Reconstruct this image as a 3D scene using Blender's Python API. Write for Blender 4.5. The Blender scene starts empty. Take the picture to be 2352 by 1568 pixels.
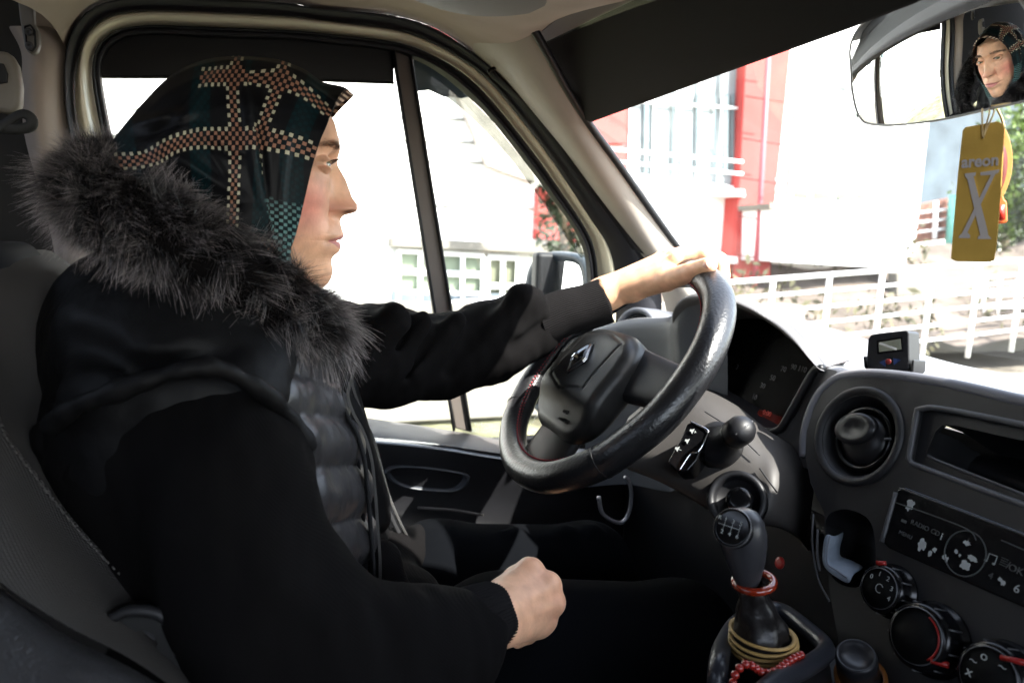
import bpy, bmesh, math, random
import numpy as np
from mathutils import Vector, Matrix, noise as mnoise
from mathutils.geometry import tessellate_polygon
random.seed(7); RNG = np.random.default_rng(7)
sc = bpy.context.scene
R_ = math.radians
# ------------------------------------------------------------------ camera
F = 1568.0; CX, CY = 1176.0, 784.0
YAW, PIT, ROLL = R_(19.5), R_(-7.9), R_(2.0)
CAM = np.array([0, 0, 1.85])
_f = np.array([math.sin(YAW)*math.cos(PIT), math.cos(YAW)*math.cos(PIT), math.sin(PIT)])
_r0 = np.array([math.cos(YAW), -math.sin(YAW), 0]); _u0 = np.cross(_r0, _f)
_r = _r0*math.cos(ROLL)+_u0*math.sin(ROLL); _u = np.cross(_r, _f)
cd = bpy.data.cameras.new('camera'); cam = bpy.data.objects.new('camera', cd)
sc.collection.objects.link(cam)
cd.sensor_width = 36; cd.lens = 24; cd.clip_start = .02; cd.clip_end = 500
cam.matrix_world = Matrix(((_r[0], _u[0], -_f[0], CAM[0]), (_r[1], _u[1], -_f[1], CAM[1]), (_r[2], _u[2], -_f[2], CAM[2]), (0, 0, 0, 1)))
sc.camera = cam
cd.dof.use_dof = True; cd.dof.focus_distance = .80; cd.dof.aperture_fstop = 5.6
# ------------------------------------------------------------------ light
SUN_DIR = np.array([.38, -.58, .72]); SUN_DIR = SUN_DIR/np.linalg.norm(SUN_DIR)   # towards the sun
w = bpy.data.worlds.new("World"); sc.world = w; w.use_nodes = True
nt = w.node_tree; nt.nodes.clear()
sky = nt.nodes.new('ShaderNodeTexSky'); sky.sky_type = 'NISHITA'; sky.sun_disc = False
sky.sun_elevation = math.asin(SUN_DIR[2]); sky.sun_rotation = math.atan2(SUN_DIR[0], SUN_DIR[1])
bg = nt.nodes.new('ShaderNodeBackground'); bg.inputs[1].default_value = .15
wo = nt.nodes.new('ShaderNodeOutputWorld'); hs = nt.nodes.new('ShaderNodeHueSaturation'); hs.inputs['Saturation'].default_value = .55; nt.links.new(sky.outputs[0], hs.inputs['Color']); nt.links.new(hs.outputs[0], bg.inputs[0]); nt.links.new(bg.outputs[0], wo.inputs[0])
sd = bpy.data.lights.new('sun', 'SUN'); sd.energy = 3.2; sd.angle = R_(.6); sd.color = (1, .96, .9)
so = bpy.data.objects.new('sun', sd); sc.collection.objects.link(so)
so.rotation_euler = Vector(-SUN_DIR).to_track_quat('-Z', 'Y').to_euler()
sc.view_settings.view_transform = 'Standard'; sc.view_settings.look = 'None'; sc.view_settings.gamma = 1
sc.view_settings.exposure = 3.12
sc.render.engine = 'CYCLES'
sc.cycles.max_bounces = 10; sc.cycles.transparent_max_bounces = 24; sc.cycles.glossy_bounces = 5
# ------------------------------------------------------------------ helpers
def ray(px, py): return _f+_r*(px-CX)/F-_u*(py-CY)/F
def P(px, py, y=None, x=None, z=None, pl=None, off=0.):
    """the point of the scene that a point of the photograph shows, on a plane of known position"""
    v = ray(px, py)
    if pl is not None:
        o, n = pl; t = ((o+n*off-CAM)@n)/(v@n)
    elif y is not None: t = y/v[1]
    elif x is not None: t = x/v[0]
    else: t = (z-CAM[2])/v[2]
    return CAM+v*t
def PL(pts, **k): return np.array([P(a, b, **k) for a, b in pts])
def P3(l): return np.array([P(a, b, y=c) for a, b, c in l])
def px2m(px, p): return px*float((np.asarray(p)-CAM)@_f)/F
def nrm(v): v = np.asarray(v, float); return v/(np.linalg.norm(v)+1e-12)
def plane(o, n): return (np.asarray(o, float), nrm(n))
def spl(p, n, closed=False):
    p = np.asarray(p, float); q = np.vstack([p, p[:1]]) if closed else p
    s = np.r_[0, np.cumsum(np.linalg.norm(np.diff(q, axis=0), axis=1)**.5+1e-9)]
    t = np.linspace(0, s[-1], n+1)[:-1] if closed else np.linspace(0, s[-1], n)
    m = len(q); out = np.zeros((len(t), q.shape[1]))
    tan = np.zeros_like(q)
    for i in range(m):
        if closed: a, b = (i-1) % (m-1), (i+1) % (m-1); da = s[i]-s[i-1] if i else s[-1]-s[-2]; db = s[i+1]-s[i] if i < m-1 else s[1]
        else: a, b = max(i-1, 0), min(i+1, m-1); da = s[i]-s[a]; db = s[b]-s[i]
        tan[i] = (q[b]-q[a])/(da+db+1e-12)
    k = np.clip(np.searchsorted(s, t, side='right')-1, 0, m-2)
    h = s[k+1]-s[k]; u = ((t-s[k])/h)[:, None]; h = h[:, None]
    return (2*u**3-3*u**2+1)*q[k]+(u**3-2*u**2+u)*h*tan[k]+(-2*u**3+3*u**2)*q[k+1]+(u**3-u**2)*h*tan[k+1]
def arc(p, n):
    """resample a polyline evenly by length"""
    p = np.asarray(p, float); s = np.r_[0, np.cumsum(np.linalg.norm(np.diff(p, axis=0), axis=1))]
    t = np.linspace(0, s[-1], n); return np.stack([np.interp(t, s, p[:, i]) for i in range(p.shape[1])], 1)
def link(o): sc.collection.objects.link(o); return o
def par(o, p):
    if p is None: return o
    o.parent = p; o.matrix_parent_inverse = Matrix.Translation(-Vector(p.location)); return o
def thing(name, label, cat, loc=(0, 0, 0), group=None):
    o = bpy.data.objects.new(name, None); o.empty_display_size = .05; link(o); o.location = Vector(loc)
    o['label'] = label; o['category'] = cat
    if group: o['group'] = group
    return o
def tag(o, label=None, cat=None, group=None, kind=None):
    if label: o['label'] = label
    if cat: o['category'] = cat
    if group: o['group'] = group
    if kind: o['kind'] = kind
    return o
def mk(name, v, f, m, parent=None, smooth=True, sub=0, bevel=0, sol=0):
    me = bpy.data.meshes.new(name); me.from_pydata([tuple(map(float, a)) for a in v], [], [tuple(int(i) for i in a) for a in f]); me.update()
    if smooth: me.polygons.foreach_set('use_smooth', [True]*len(me.polygons))
    if m: me.materials.append(m)
    o = link(bpy.data.objects.new(name, me)); par(o, parent)
    bm = bmesh.new(); bm.from_mesh(me); bmesh.ops.recalc_face_normals(bm, faces=bm.faces); bm.to_mesh(me); bm.free()
    if sol:
        s = o.modifiers.new('s', 'SOLIDIFY'); s.thickness = abs(sol); s.offset = -1 if sol > 0 else 1
    if bevel:
        b = o.modifiers.new('b', 'BEVEL'); b.width = bevel; b.segments = 3; b.limit_method = 'ANGLE'; b.angle_limit = R_(35)
        if smooth: wn = o.modifiers.new('w', 'WEIGHTED_NORMAL')
    if sub: s = o.modifiers.new('u', 'SUBSURF'); s.levels = s.render_levels = sub
    return o
def grid_faces(nr, nc, closed=False, off=0):
    f = []
    for i in range(nr-1):
        for j in range(nc if closed else nc-1):
            k = (j+1) % nc; f.append((off+i*nc+j, off+i*nc+k, off+(i+1)*nc+k, off+(i+1)*nc+j))
    return f
class G:
    """collects shapes that become one mesh"""
    def __init__(s): s.v = []; s.f = []; s.n = 0
    def add(s, v, f): s.v.extend([tuple(a) for a in v]); s.f.extend([tuple(i+s.n for i in a) for a in f]); s.n += len(v); return s
    def tube(s, path, rad, seg=10, caps=True, closed=False, flat=1., up=None):
        v, f = tube_vf(path, rad, seg, caps, closed, flat, up); return s.add(v, f)
    def box(s, c, sz, rot=None):
        rot = np.eye(3) if rot is None else rot; v = [np.asarray(c)+rot@(np.array([a, b, d])*np.asarray(sz)/2) for a in (-1, 1) for b in (-1, 1) for d in (-1, 1)]
        return s.add(v, [(0, 1, 3, 2), (4, 6, 7, 5), (0, 4, 5, 1), (2, 3, 7, 6), (0, 2, 6, 4), (1, 5, 7, 3)])
    def plate(s, pts, n, th, holes=()):
        v, f = plate_vf(pts, n, th, holes); return s.add(v, f)
    def lathe(s, prof, o, ax, seg=40, cap=True): v, f = lathe_vf(prof, o, ax, seg); return s.add(v, f if cap else f[:-2])
    def ring(s, prof, o, ax, seg=48): return s.lathe(prof, o, ax, seg, False)
    def sphere(s, c, r, seg=12, sc_=(1, 1, 1)):
        v = []; 
        for i in range(1, seg):
            a = math.pi*i/seg
            for j in range(seg*2): b = math.pi*j/seg; v.append(np.asarray(c)+r*np.array([math.sin(a)*math.cos(b)*sc_[0], math.sin(a)*math.sin(b)*sc_[1], math.cos(a)*sc_[2]]))
        f = grid_faces(seg-1, seg*2, True); n = len(v); v += [np.asarray(c)+(0, 0, r*sc_[2]), np.asarray(c)-(0, 0, r*sc_[2])]
        for j in range(seg*2): k = (j+1) % (seg*2); f.append((n, k, j)); f.append((n+1, (seg-2)*seg*2+j, (seg-2)*seg*2+k))
        return s.add(v, f)
    def build(s, name, m, parent=None, **k): return mk(name, s.v, s.f, m, parent, **k)
def tube_vf(path, rad, seg=10, caps=True, closed=False, flat=1., up=None):
    p = np.asarray(path, float); n = len(p); rad = np.ones(n)*rad if np.ndim(rad) == 0 else np.interp(np.linspace(0, 1, n), np.linspace(0, 1, len(rad)), rad)
    T = np.zeros_like(p)
    for i in range(n):
        a, b = ((i-1) % n, (i+1) % n) if closed else (max(i-1, 0), min(i+1, n-1)); T[i] = nrm(p[b]-p[a])
    N = nrm(up) if up is not None else nrm(np.cross(T[0], [0.3, .2, .9])); v = []
    for i in range(n):
        if up is not None: N = nrm(up)
        N = nrm(N-T[i]*(N@T[i])); B = np.cross(T[i], N)
        for j in range(seg):
            a = 2*math.pi*j/seg; v.append(p[i]+rad[i]*(math.cos(a)*N*flat+math.sin(a)*B))
    f = grid_faces(n, seg, True)
    if closed:
        for j in range(seg): k = (j+1) % seg; f.append(((n-1)*seg+j, (n-1)*seg+k, k, j))
    elif caps: f.append(tuple(range(seg))); f.append(tuple(reversed(range((n-1)*seg, n*seg))))
    return v, f
def plate_vf(pts, n, th, holes=()):
    loops = [np.asarray(pts, float)]+[np.asarray(h, float) for h in holes]; n = nrm(n)
    v = np.vstack(loops); N = len(v)
    tri = tessellate_polygon([[Vector(a) for a in l] for l in loops])
    if not holes: f = [tuple(range(N)), tuple(reversed(range(N, 2*N)))]
    else: f = [tuple(t) for t in tri]+[tuple(N+i for i in reversed(t)) for t in tri]
    o = 0
    for l in loops:
        m = len(l)
        for i in range(m): a, b = o+i, o+(i+1) % m; f.append((a, b, b+N, a+N))
        o += m
    return np.vstack([v, v-n*th]), f
def lathe_vf(prof, o, ax, seg=40):
    ax = nrm(ax); a1 = nrm(np.cross(ax, [.1, .2, .97])); a2 = np.cross(ax, a1); v = []
    for r, h in prof:
        for j in range(seg): t = 2*math.pi*j/seg; v.append(np.asarray(o)+ax*h+r*(math.cos(t)*a1+math.sin(t)*a2))
    f = grid_faces(len(prof), seg, True); f.append(tuple(range(seg))); f.append(tuple(reversed(range((len(prof)-1)*seg, len(prof)*seg)))); return v, f
def loft(name, rows, m, parent=None, n=60, sub=0, sol=0, curve=True, smooth=True):
    """surface through several 3-D lines"""
    rr = [arc(spl(r, n*3) if curve and len(r) > 2 else np.asarray(r, float), n) for r in rows]
    return mk(name, np.vstack(rr), grid_faces(len(rr), n), m, parent, sub=sub, sol=sol, smooth=smooth)
def lerp_rows(a, b, n, bulge=0, d=(0, -1, 0), cnt=60):
    a, b = arc(spl(a, 200), cnt), arc(spl(b, 200), cnt); d = np.array(d, float)
    return [a+(b-a)*t+d*bulge*math.sin(math.pi*t) for t in np.linspace(0, 1, n)]
def ellipse(o, a, b, ra, rb, n=40, t0=0, t1=2*math.pi, closed=True):
    t = np.linspace(t0, t1, n+1)[:-1] if closed else np.linspace(t0, t1, n)
    return np.asarray(o)+np.outer(np.cos(t)*ra, a)+np.outer(np.sin(t)*rb, b)
def rrect(o, a, b, w_, h_, r, n=6):
    """rounded rectangle in the plane of a, b"""
    out = []
    for cx, cy, t0 in ((w_/2-r, h_/2-r, 0), (-w_/2+r, h_/2-r, 90), (-w_/2+r, -h_/2+r, 180), (w_/2-r, -h_/2+r, 270)):
        for i in range(n+1): t = R_(t0+90*i/n); out.append(np.asarray(o)+a*(cx+r*math.cos(t))+b*(cy+r*math.sin(t)))
    return np.array(out)
def text(name, s, o, right, up, size, m, parent, ext=.0003, bold=False, xs=1.):
    cu = bpy.data.curves.new(name, 'FONT'); cu.body = s; cu.size = size; cu.extrude = ext; cu.align_x = 'CENTER'; cu.align_y = 'CENTER'; cu.resolution_u = 3
    if bold: cu.offset = size*.03
    to = bpy.data.objects.new(name, cu); link(to); dg = bpy.context.evaluated_depsgraph_get(); me = bpy.data.meshes.new_from_object(to.evaluated_get(dg))
    bpy.data.objects.remove(to); right, up = nrm(right), nrm(up); up = nrm(up-right*(up@right)); nn = np.cross(right, up)
    for q in me.vertices: q.co = Vector(np.asarray(o)+right*q.co.x*xs+up*q.co.y+nn*(q.co.z+ext))
    me.materials.clear(); me.materials.append(m); ob = link(bpy.data.objects.new(name, me)); par(ob, parent); return ob
# ------------------------------------------------------------------ materials
def M(name, col, rough=.5, metal=0, bump=0, bs=300, var=0, vs=6, spec=.3, coat=0, sheen=0, emit=None, es=1, sss=0, fine=None):
    m = bpy.data.materials.new(name); m.use_nodes = True; nt = m.node_tree; b = nt.nodes['Principled BSDF']; L = nt.links.new
    b.inputs['Base Color'].default_value = (*col, 1); b.inputs['Roughness'].default_value = rough; b.inputs['Metallic'].default_value = metal
    b.inputs['Specular IOR Level'].default_value = spec; b.inputs['Coat Weight'].default_value = coat
    if sheen: b.inputs['Sheen Weight'].default_value = sheen; b.inputs['Sheen Roughness'].default_value = .4
    if sss: b.inputs['Subsurface Weight'].default_value = sss; b.inputs['Subsurface Radius'].default_value = (1, .35, .2); b.inputs['Subsurface Scale'].default_value = .006
    if emit: b.inputs['Emission Color'].default_value = (*emit, 1); b.inputs['Emission Strength'].default_value = es
    tc = nt.nodes.new('ShaderNodeTexCoord')
    if bump:
        n = nt.nodes.new('ShaderNodeTexNoise'); n.inputs['Scale'].default_value = bs; n.inputs['Detail'].default_value = 3; L(tc.outputs['Object'], n.inputs['Vector'])
        bp = nt.nodes.new('ShaderNodeBump'); bp.inputs['Strength'].default_value = bump; bp.inputs['Distance'].default_value = .3/bs if bs > 20 else .01
        L(n.outputs[0], bp.inputs['Height']); L(bp.outputs[0], b.inputs['Normal'])
        if fine:   # regular weave / knit / perforation: (kind, spacing m, strength)
            kind, sp, st = fine; k = 2*math.pi/sp; sx = nt.nodes.new('ShaderNodeSeparateXYZ'); L(tc.outputs['Object'], sx.inputs[0]); terms = []
            for ax in kind:
                if ax in 'xyz': src = sx.outputs['xyz'.index(ax)]
                else:
                    ad = nt.nodes.new('ShaderNodeMath'); ad.operation = 'ADD' if ax == 'p' else 'SUBTRACT'; L(sx.outputs[0], ad.inputs[0]); L(sx.outputs[2], ad.inputs[1]); src = ad.outputs[0]
                mu = nt.nodes.new('ShaderNodeMath'); mu.operation = 'MULTIPLY'; mu.inputs[1].default_value = k; L(src, mu.inputs[0])
                si = nt.nodes.new('ShaderNodeMath'); si.operation = 'SINE'; L(mu.outputs[0], si.inputs[0]); terms.append(si.outputs[0])
            o_ = terms[0]
            for t in terms[1:]: mm = nt.nodes.new('ShaderNodeMath'); mm.operation = 'MULTIPLY'; L(o_, mm.inputs[0]); L(t, mm.inputs[1]); o_ = mm.outputs[0]
            b2 = nt.nodes.new('ShaderNodeBump'); b2.inputs['Strength'].default_value = st; b2.inputs['Distance'].default_value = sp*.25; L(o_, b2.inputs['Height']); L(bp.outputs[0], b2.inputs['Normal']); L(b2.outputs[0], b.inputs['Normal'])
    if var:
        n2 = nt.nodes.new('ShaderNodeTexNoise'); n2.inputs['Scale'].default_value = vs; n2.inputs['Detail'].default_value = 5; L(tc.outputs['Object'], n2.inputs['Vector'])
        mr = nt.nodes.new('ShaderNodeMapRange'); mr.inputs['From Min'].default_value = .3; mr.inputs['From Max'].default_value = .7; mr.inputs['To Min'].default_value = 1-var; mr.inputs['To Max'].default_value = 1+var; L(n2.outputs[0], mr.inputs[0])
        mx = nt.nodes.new('ShaderNodeMix'); mx.data_type = 'RGBA'; mx.blend_type = 'MULTIPLY'; mx.inputs[0].default_value = 1; mx.inputs[6].default_value = (*col, 1)
        L(mr.outputs[0], mx.inputs[7]); L(mx.outputs[2], b.inputs['Base Color'])
    return m
def glass(name, tint=(.95, .97, .96), refl=.06):
    m = bpy.data.materials.new(name); m.use_nodes = True; nt = m.node_tree; nt.nodes.clear(); L = nt.links.new
    t = nt.nodes.new('ShaderNodeBsdfTransparent'); t.inputs[0].default_value = (*tint, 1); g = nt.nodes.new('ShaderNodeBsdfGlossy'); g.inputs['Roughness'].default_value = .02
    mx = nt.nodes.new('ShaderNodeMixShader'); fr = nt.nodes.new('ShaderNodeLayerWeight'); pw = nt.nodes.new('ShaderNodeMath'); pw.operation = 'POWER'; pw.inputs[1].default_value = 5; L(fr.outputs['Facing'], pw.inputs[0])
    ml = nt.nodes.new('ShaderNodeMath'); ml.operation = 'MULTIPLY_ADD'; ml.inputs[1].default_value = .5; ml.inputs[2].default_value = refl*.5; L(pw.outputs[0], ml.inputs[0]); L(ml.outputs[0], mx.inputs[0]); L(t.outputs[0], mx.inputs[1]); L(g.outputs[0], mx.inputs[2])
    o = nt.nodes.new('ShaderNodeOutputMaterial'); L(mx.outputs[0], o.inputs[0]); return m
# ------------------------------------------------------------------ implicit modelling
def seg_d(p, a, b, ra, rb):
    a = np.asarray(a, np.float32); b = np.asarray(b, np.float32); ab = b-a; t = np.clip(((p-a)@ab)/(ab@ab+1e-12), 0, 1)
    return np.linalg.norm(p-a-t[..., None]*ab, axis=-1)-(ra+(rb-ra)*t)
def ell_d(p, c, r, rot=None):
    q = p-np.asarray(c, np.float32)
    if rot is not None: q = q@rot
    r = np.asarray(r, np.float32); k = np.linalg.norm(q/r, axis=-1); return (k-1)*k/(np.linalg.norm(q/(r*r), axis=-1)+1e-9)
def smin(a, b, k): h = np.clip(.5+.5*(b-a)/k, 0, 1); return b+(a-b)*h-k*h*(1-h)
def chain(p, pts, rad, k=.01):
    d = None
    for i in range(len(pts)-1):
        e = seg_d(p, pts[i], pts[i+1], rad[i], rad[i+1]); d = e if d is None else smin(d, e, k)
    return d
def snet(fn, lo, hi, h):
    lo, hi = np.asarray(lo, float), np.asarray(hi, float); n = np.ceil((hi-lo)/h).astype(int)+1
    ax = [np.arange(n[i], dtype=np.float32)*h+lo[i] for i in range(3)]; D = np.empty(n, np.float32)
    for i in range(n[0]):
        Y, Z = np.meshgrid(ax[1], ax[2], indexing='ij'); D[i] = fn(np.stack([np.full_like(Y, ax[0][i]), Y, Z], -1))
    S = D < 0; nx, ny, nz = n-1
    acc = np.zeros((nx, ny, nz, 3), np.float32); cnt = np.zeros((nx, ny, nz), np.float32)
    cor = [(i, j, k) for i in (0, 1) for j in (0, 1) for k in (0, 1)]
    sl = lambda A, c: A[c[0]:c[0]+nx, c[1]:c[1]+ny, c[2]:c[2]+nz]
    for a in cor:
        for ax_ in range(3):
            if a[ax_]: continue
            b = list(a); b[ax_] = 1; da, db = sl(D, a), sl(D, b); m = (da < 0) != (db < 0)
            t = np.where(m, da/(da-db+1e-20), 0); cnt += m
            for q in range(3): acc[..., q] += np.where(m, a[q]+(t if q == ax_ else 0), 0)
    act = cnt > 0; idx = -np.ones(act.shape, int); idx[act] = np.arange(act.sum())
    ijk = np.argwhere(act); V = (ijk+acc[act]/cnt[act][:, None])*h+lo; Fs = []
    for ax_ in range(3):
        b1, b2 = (ax_+1) % 3, (ax_+2) % 3
        A = np.moveaxis(S, (ax_, b1, b2), (0, 1, 2)); I = np.moveaxis(idx, (ax_, b1, b2), (0, 1, 2))
        m = A[:-1, 1:-1, 1:-1] != A[1:, 1:-1, 1:-1]; c = np.argwhere(m)
        if len(c) == 0: continue
        i, j, k = c[:, 0], c[:, 1], c[:, 2]
        q = np.stack([I[i, j, k], I[i, j+1, k], I[i, j+1, k+1], I[i, j, k+1]], 1); fl = A[i, j+1, k+1]; q[~fl] = q[~fl][:, ::-1]; Fs.append(q)
    return V, np.vstack(Fs)
def vnoise(V, s, seed=0):
    return np.array([mnoise.noise(Vector((a[0]*s+seed, a[1]*s, a[2]*s))) for a in V])
# ================================================================== materials of the cab
TRIM = M('grey_fabric_trim', (.30, .25, .215), .85, bump=.25, bs=900, var=.10, vs=9)
TRIM2 = M('grey_overhead_plastic', (.11, .105, .105), .7, bump=.15, bs=600)
PILLAR = M('pillar_plastic', (.30, .27, .235), .55, bump=.12, bs=700, var=.06, vs=14)
CREAM = M('cream_paint', (.62, .57, .42), .28, coat=.5, var=.04, vs=8)
RUB = M('black_rubber', (.008, .008, .009), .5, bump=.1, bs=300)
RUBB = M('blue_black_rubber', (.016, .016, .020), .6, bump=.1, bs=300)
BLK = M('black_plastic', (.005, .005, .006), .45, bump=.12, bs=500, var=.15, vs=20)
BLK2 = M('dark_grey_plastic', (.0085, .0085, .0095), .5, bump=.18, bs=900, var=.1, vs=12)
GRY = M('grey_plastic', (.06, .057, .055), .5, bump=.18, bs=900, var=.08, vs=14)
PERF = M('dotted_dash_skin', (.085, .082, .082), .55, bump=.05, bs=900, fine=('yz', .0028, .35))
DASHTOP = M('dash_top_plastic', (.15, .15, .155), .5, bump=.1, bs=600, fine=('xy', .0030, .15))
GLOSS = M('gloss_black', (.003, .003, .0035), .2, spec=.25)
LEATHER = M('steering_leather', (.008, .008, .009), .31, bump=.55, bs=260, var=.2, vs=30, spec=.5)
HUBM = M('hub_plastic', (.010, .010, .010), .42, bump=.35, bs=800)
CHROME = M('chrome', (.75, .76, .78), .12, metal=1)
SATIN = M('satin_grey', (.05, .05, .053), .38, bump=.05, bs=400, var=.1, vs=40)
SEATF = M('grey_seat_fabric', (.065, .060, .058), .9, bump=.3, bs=900, var=.1, vs=10)
SEATM = M('seat_mesh_fabric', (.045, .042, .040), .85, bump=.1, bs=900, fine=('yz', .0035, .9))
SEATB = M('blue_black_fabric', (.014, .016, .024), .8, bump=.25, bs=900)
GRAIN = M('grained_vinyl', (.022, .022, .024), .30, bump=.9, bs=330, spec=.7)
RED = M('red_plastic', (.22, .008, .006), .35)
WHITEINK = M('white_ink', (.26, .27, .265), .6)
GREYINK = M('grey_ink', (.045, .048, .048), .6)
GLASS = glass('clear_glass'); TINT = glass('smoked_plastic', (.50, .52, .50), .03)
MIRROR = M('mirror_glass', (.93, .95, .94), .0, metal=1)
def DPL(off=0.): return (np.array([0, 1.22-off, 1.6]), nrm([0, -1, -.12]))
def PD(pts, off=0.): return np.array([P(a, b, pl=DPL(off)) for a, b in pts])
van = thing('minibus', 'cab of a minibus seen from the passenger side, black dashboard and grey trim', 'minibus', (0, .6, .7))
# ------------------------------------------------------------------ door opening, from the glass outwards
seal_in = [(370, 990), (322, 640), (300, 500), (262, 330), (246, 250), (234, 176), (234, 148), (242, 125), (266, 98), (297, 84), (352, 80), (469, 86), (664, 92), (735, 98), (891, 117), (938, 131), (1008, 168), (1075, 223), (1126, 273), (1204, 371), (1262, 449), (1313, 520), (1337, 567), (1346, 613), (1349, 690), (1340, 780), (1310, 900)]
seal_out = [(350, 1000), (300, 640), (275, 500), (238, 330), (222, 250), (211, 176), (214, 130), (226, 103), (252, 80), (290, 65), (352, 58), (469, 62), (664, 70), (735, 76), (891, 94), (960, 112), (1040, 152), (1100, 200), (1155, 262), (1232, 360), (1290, 442), (1338, 512), (1362, 560), (1372, 613), (1376, 690), (1368, 780), (1340, 900)]
cream_out = [(315, 1020), (262, 640), (235, 500), (190, 330), (174, 250), (174, 176), (184, 117), (200, 78), (236, 43), (281, 30), (352, 25), (469, 28), (664, 38), (735, 47), (900, 68), (975, 92), (1060, 138), (1120, 185), (1176, 250), (1252, 348), (1312, 436), (1356, 505), (1392, 556), (1410, 610), (1416, 690), (1408, 780), (1380, 900)]
outer_out = [(295, 1040), (240, 640), (212, 500), (164, 330), (152, 250), (150, 176), (152, 117), (170, 66), (207, 23), (254, 4), (313, -4), (469, 0), (664, 8), (735, 22), (900, 36), (1000, 66), (1085, 122), (1150, 178), (1210, 246), (1296, 350), (1362, 440), (1416, 512), (1470, 580), (1510, 640), (1520, 700), (1505, 800), (1440, 900)]
C_ = 110
s0, s1, s2, s3 = PD(seal_in, -.01), PD(seal_out, .02), PD(cream_out, .035), PD(outer_out, .05)
door = loft('door_frame', lerp_rows(s1, s2, 9, .018, cnt=C_), CREAM, van, n=C_, sub=1)
door.name = 'door'
loft('window_seal', lerp_rows(PD(seal_in, .0), PD(seal_out, .022), 7, .018, cnt=C_), RUB, door, n=C_)
loft('door_weatherstrip', lerp_rows(PD(cream_out, .03), PD(outer_out, .06), 8, .022, cnt=C_), RUBB, van, n=C_)
G().tube(arc(spl(PD(cream_out, .018), 300), 140), .010, 8).build('weatherstrip_core', RUB, van)
G().plate(PD([(-300, -300), (130, -300), (190, 0), (215, 60), (165, 120), (160, 400), (-300, 400)], .015), (0, -1, -.12), .01).build('pillar_backing', TRIM, van, smooth=False)
# second thin lip line in the seal
G().tube(arc(spl(PD([(a*.55+c*.45, b*.55+d*.45) for (a, b), (c, d) in zip(seal_in, seal_out)], .022), 200), C_), .0035, 6).build('seal_lip', RUBB, door)
# glass, sun shade band, divider bar, rain deflector
gp = PD(seal_in[:-1]+[(1200, 1010), (870, 990)], -.02)
G().plate(gp, (0, -1, -.12), .003).build('window_glass', GLASS, door, smooth=False)
band = PD([(225, 180), (560, 180), (905, 192), (905, 100), (735, 70), (469, 60), (300, 60), (225, 90)], -.012)
G().plate(band, (0, -1, -.12), .012).build('shade_band', BLK, door, smooth=False, bevel=.002)
G().tube(arc(PD([(232, 176), (560, 179), (905, 191)], -.008), 20), .0022, 6).build('shade_band_edge', RUB, door)
G().plate(PD([(902, 112), (941, 124), (1038, 700), (1086, 994), (1046, 984), (1000, 735)], .0), (0, -1, -.12), .02).build('window_divider', M('divider_grey', (.10, .085, .075), .55, bump=.1, bs=300), door, smooth=False, bevel=.003)
for dx in (-1, 1):
    G().tube(arc(PD([(902+20+dx*19, 118), (1062+dx*19, 988)], .004), 12), .003, 6).build('divider_lip', RUB, door)
defl = [(938, 131), (1008, 168), (1075, 223), (1126, 273), (1204, 371), (1262, 449), (1313, 520), (1345, 590)]
defl2 = [(1335, 592), (1300, 545), (1240, 455), (1180, 372), (1120, 305), (1060, 248), (1020, 218), (985, 207), (960, 210), (944, 216)]
G().plate(PD(defl+defl2, -.05), (0, -1, -.12), .003).build('rain_deflector', TINT, door, smooth=False)
G().plate(PD([(938, 125), (1010, 165), (1080, 222), (1060, 226), (1018, 222), (985, 207), (960, 210), (944, 216)], -.045), (0, -1, -.12), .002).build('glass_frit', M('frit', (.02, .03, .032), .5), door, smooth=False)
# sill and inner door panel
sill_t = PD([(300, 930), (700, 945), (857, 962), (1047, 990), (1150, 1010), (1330, 1030), (1500, 1040)], .0)
sill_b = PD([(300, 985), (700, 995), (865, 1005), (1000, 1018), (1150, 1042), (1330, 1062), (1500, 1080)], .075)
sill = loft('door_sill', lerp_rows(sill_t, sill_b, 8, .012), GRY, door)
lipb = PD([(300, 1000), (700, 1010), (868, 1020), (1000, 1033), (1150, 1056), (1330, 1080), (1500, 1100)], .095)
loft('sill_edge', lerp_rows(sill_b, lipb, 7, .008), M('satin_blue_black', (.06, .065, .075), .22, coat=.5), door)
pan = [PD([(250, y_), (700, y_), (1000, y_+18), (1150, y_+38), (1400, y_+70), (1700, y_+60)], o) for y_, o in ((1003, .085), (1045, .09), (1075, .085), (1160, .085), (1200, .10), (1240, .13), (1300, .13), (1500, .11), (1700, .10))]
loft('door_panel', pan, BLK, door)
# pull pocket of the door
pc = PD([(884, 1085), (900, 1072), (960, 1072), (1040, 1082), (1075, 1092), (1072, 1110), (1050, 1126), (1010, 1128), (940, 1120), (905, 1108)], .093)
pk = arc(spl(np.vstack([pc, pc[:1]]), 120), 60); cen = pk.mean(0)
rows = [cen+(pk-cen)*k+np.array([0, d, 0]) for k, d in ((1.04, .004), (1, -.004), (.93, -.004), (.86, .012), (.6, .02), (.1, .022))]
mk('door_pull', np.vstack(rows), grid_faces(6, 60), M('pull_blue_grey', (.02, .023, .029), .4), door)
G().tube(arc(PD([(960, 1165), (1040, 1170), (1110, 1182)], .10), 10), .0025, 6).build('panel_seam', GRY, door)
ring = PL([(1375, 1140), (1385, 1180), (1425, 1200), (1445, 1175), (1450, 1130), (1442, 1100), (1435, 1095)], y=1.0)
G().tube(spl(ring, 40), .0035, 8).build('bonnet_release', M('pedal_metal', (.2, .2, .22), .3, metal=.6), van)
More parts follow.
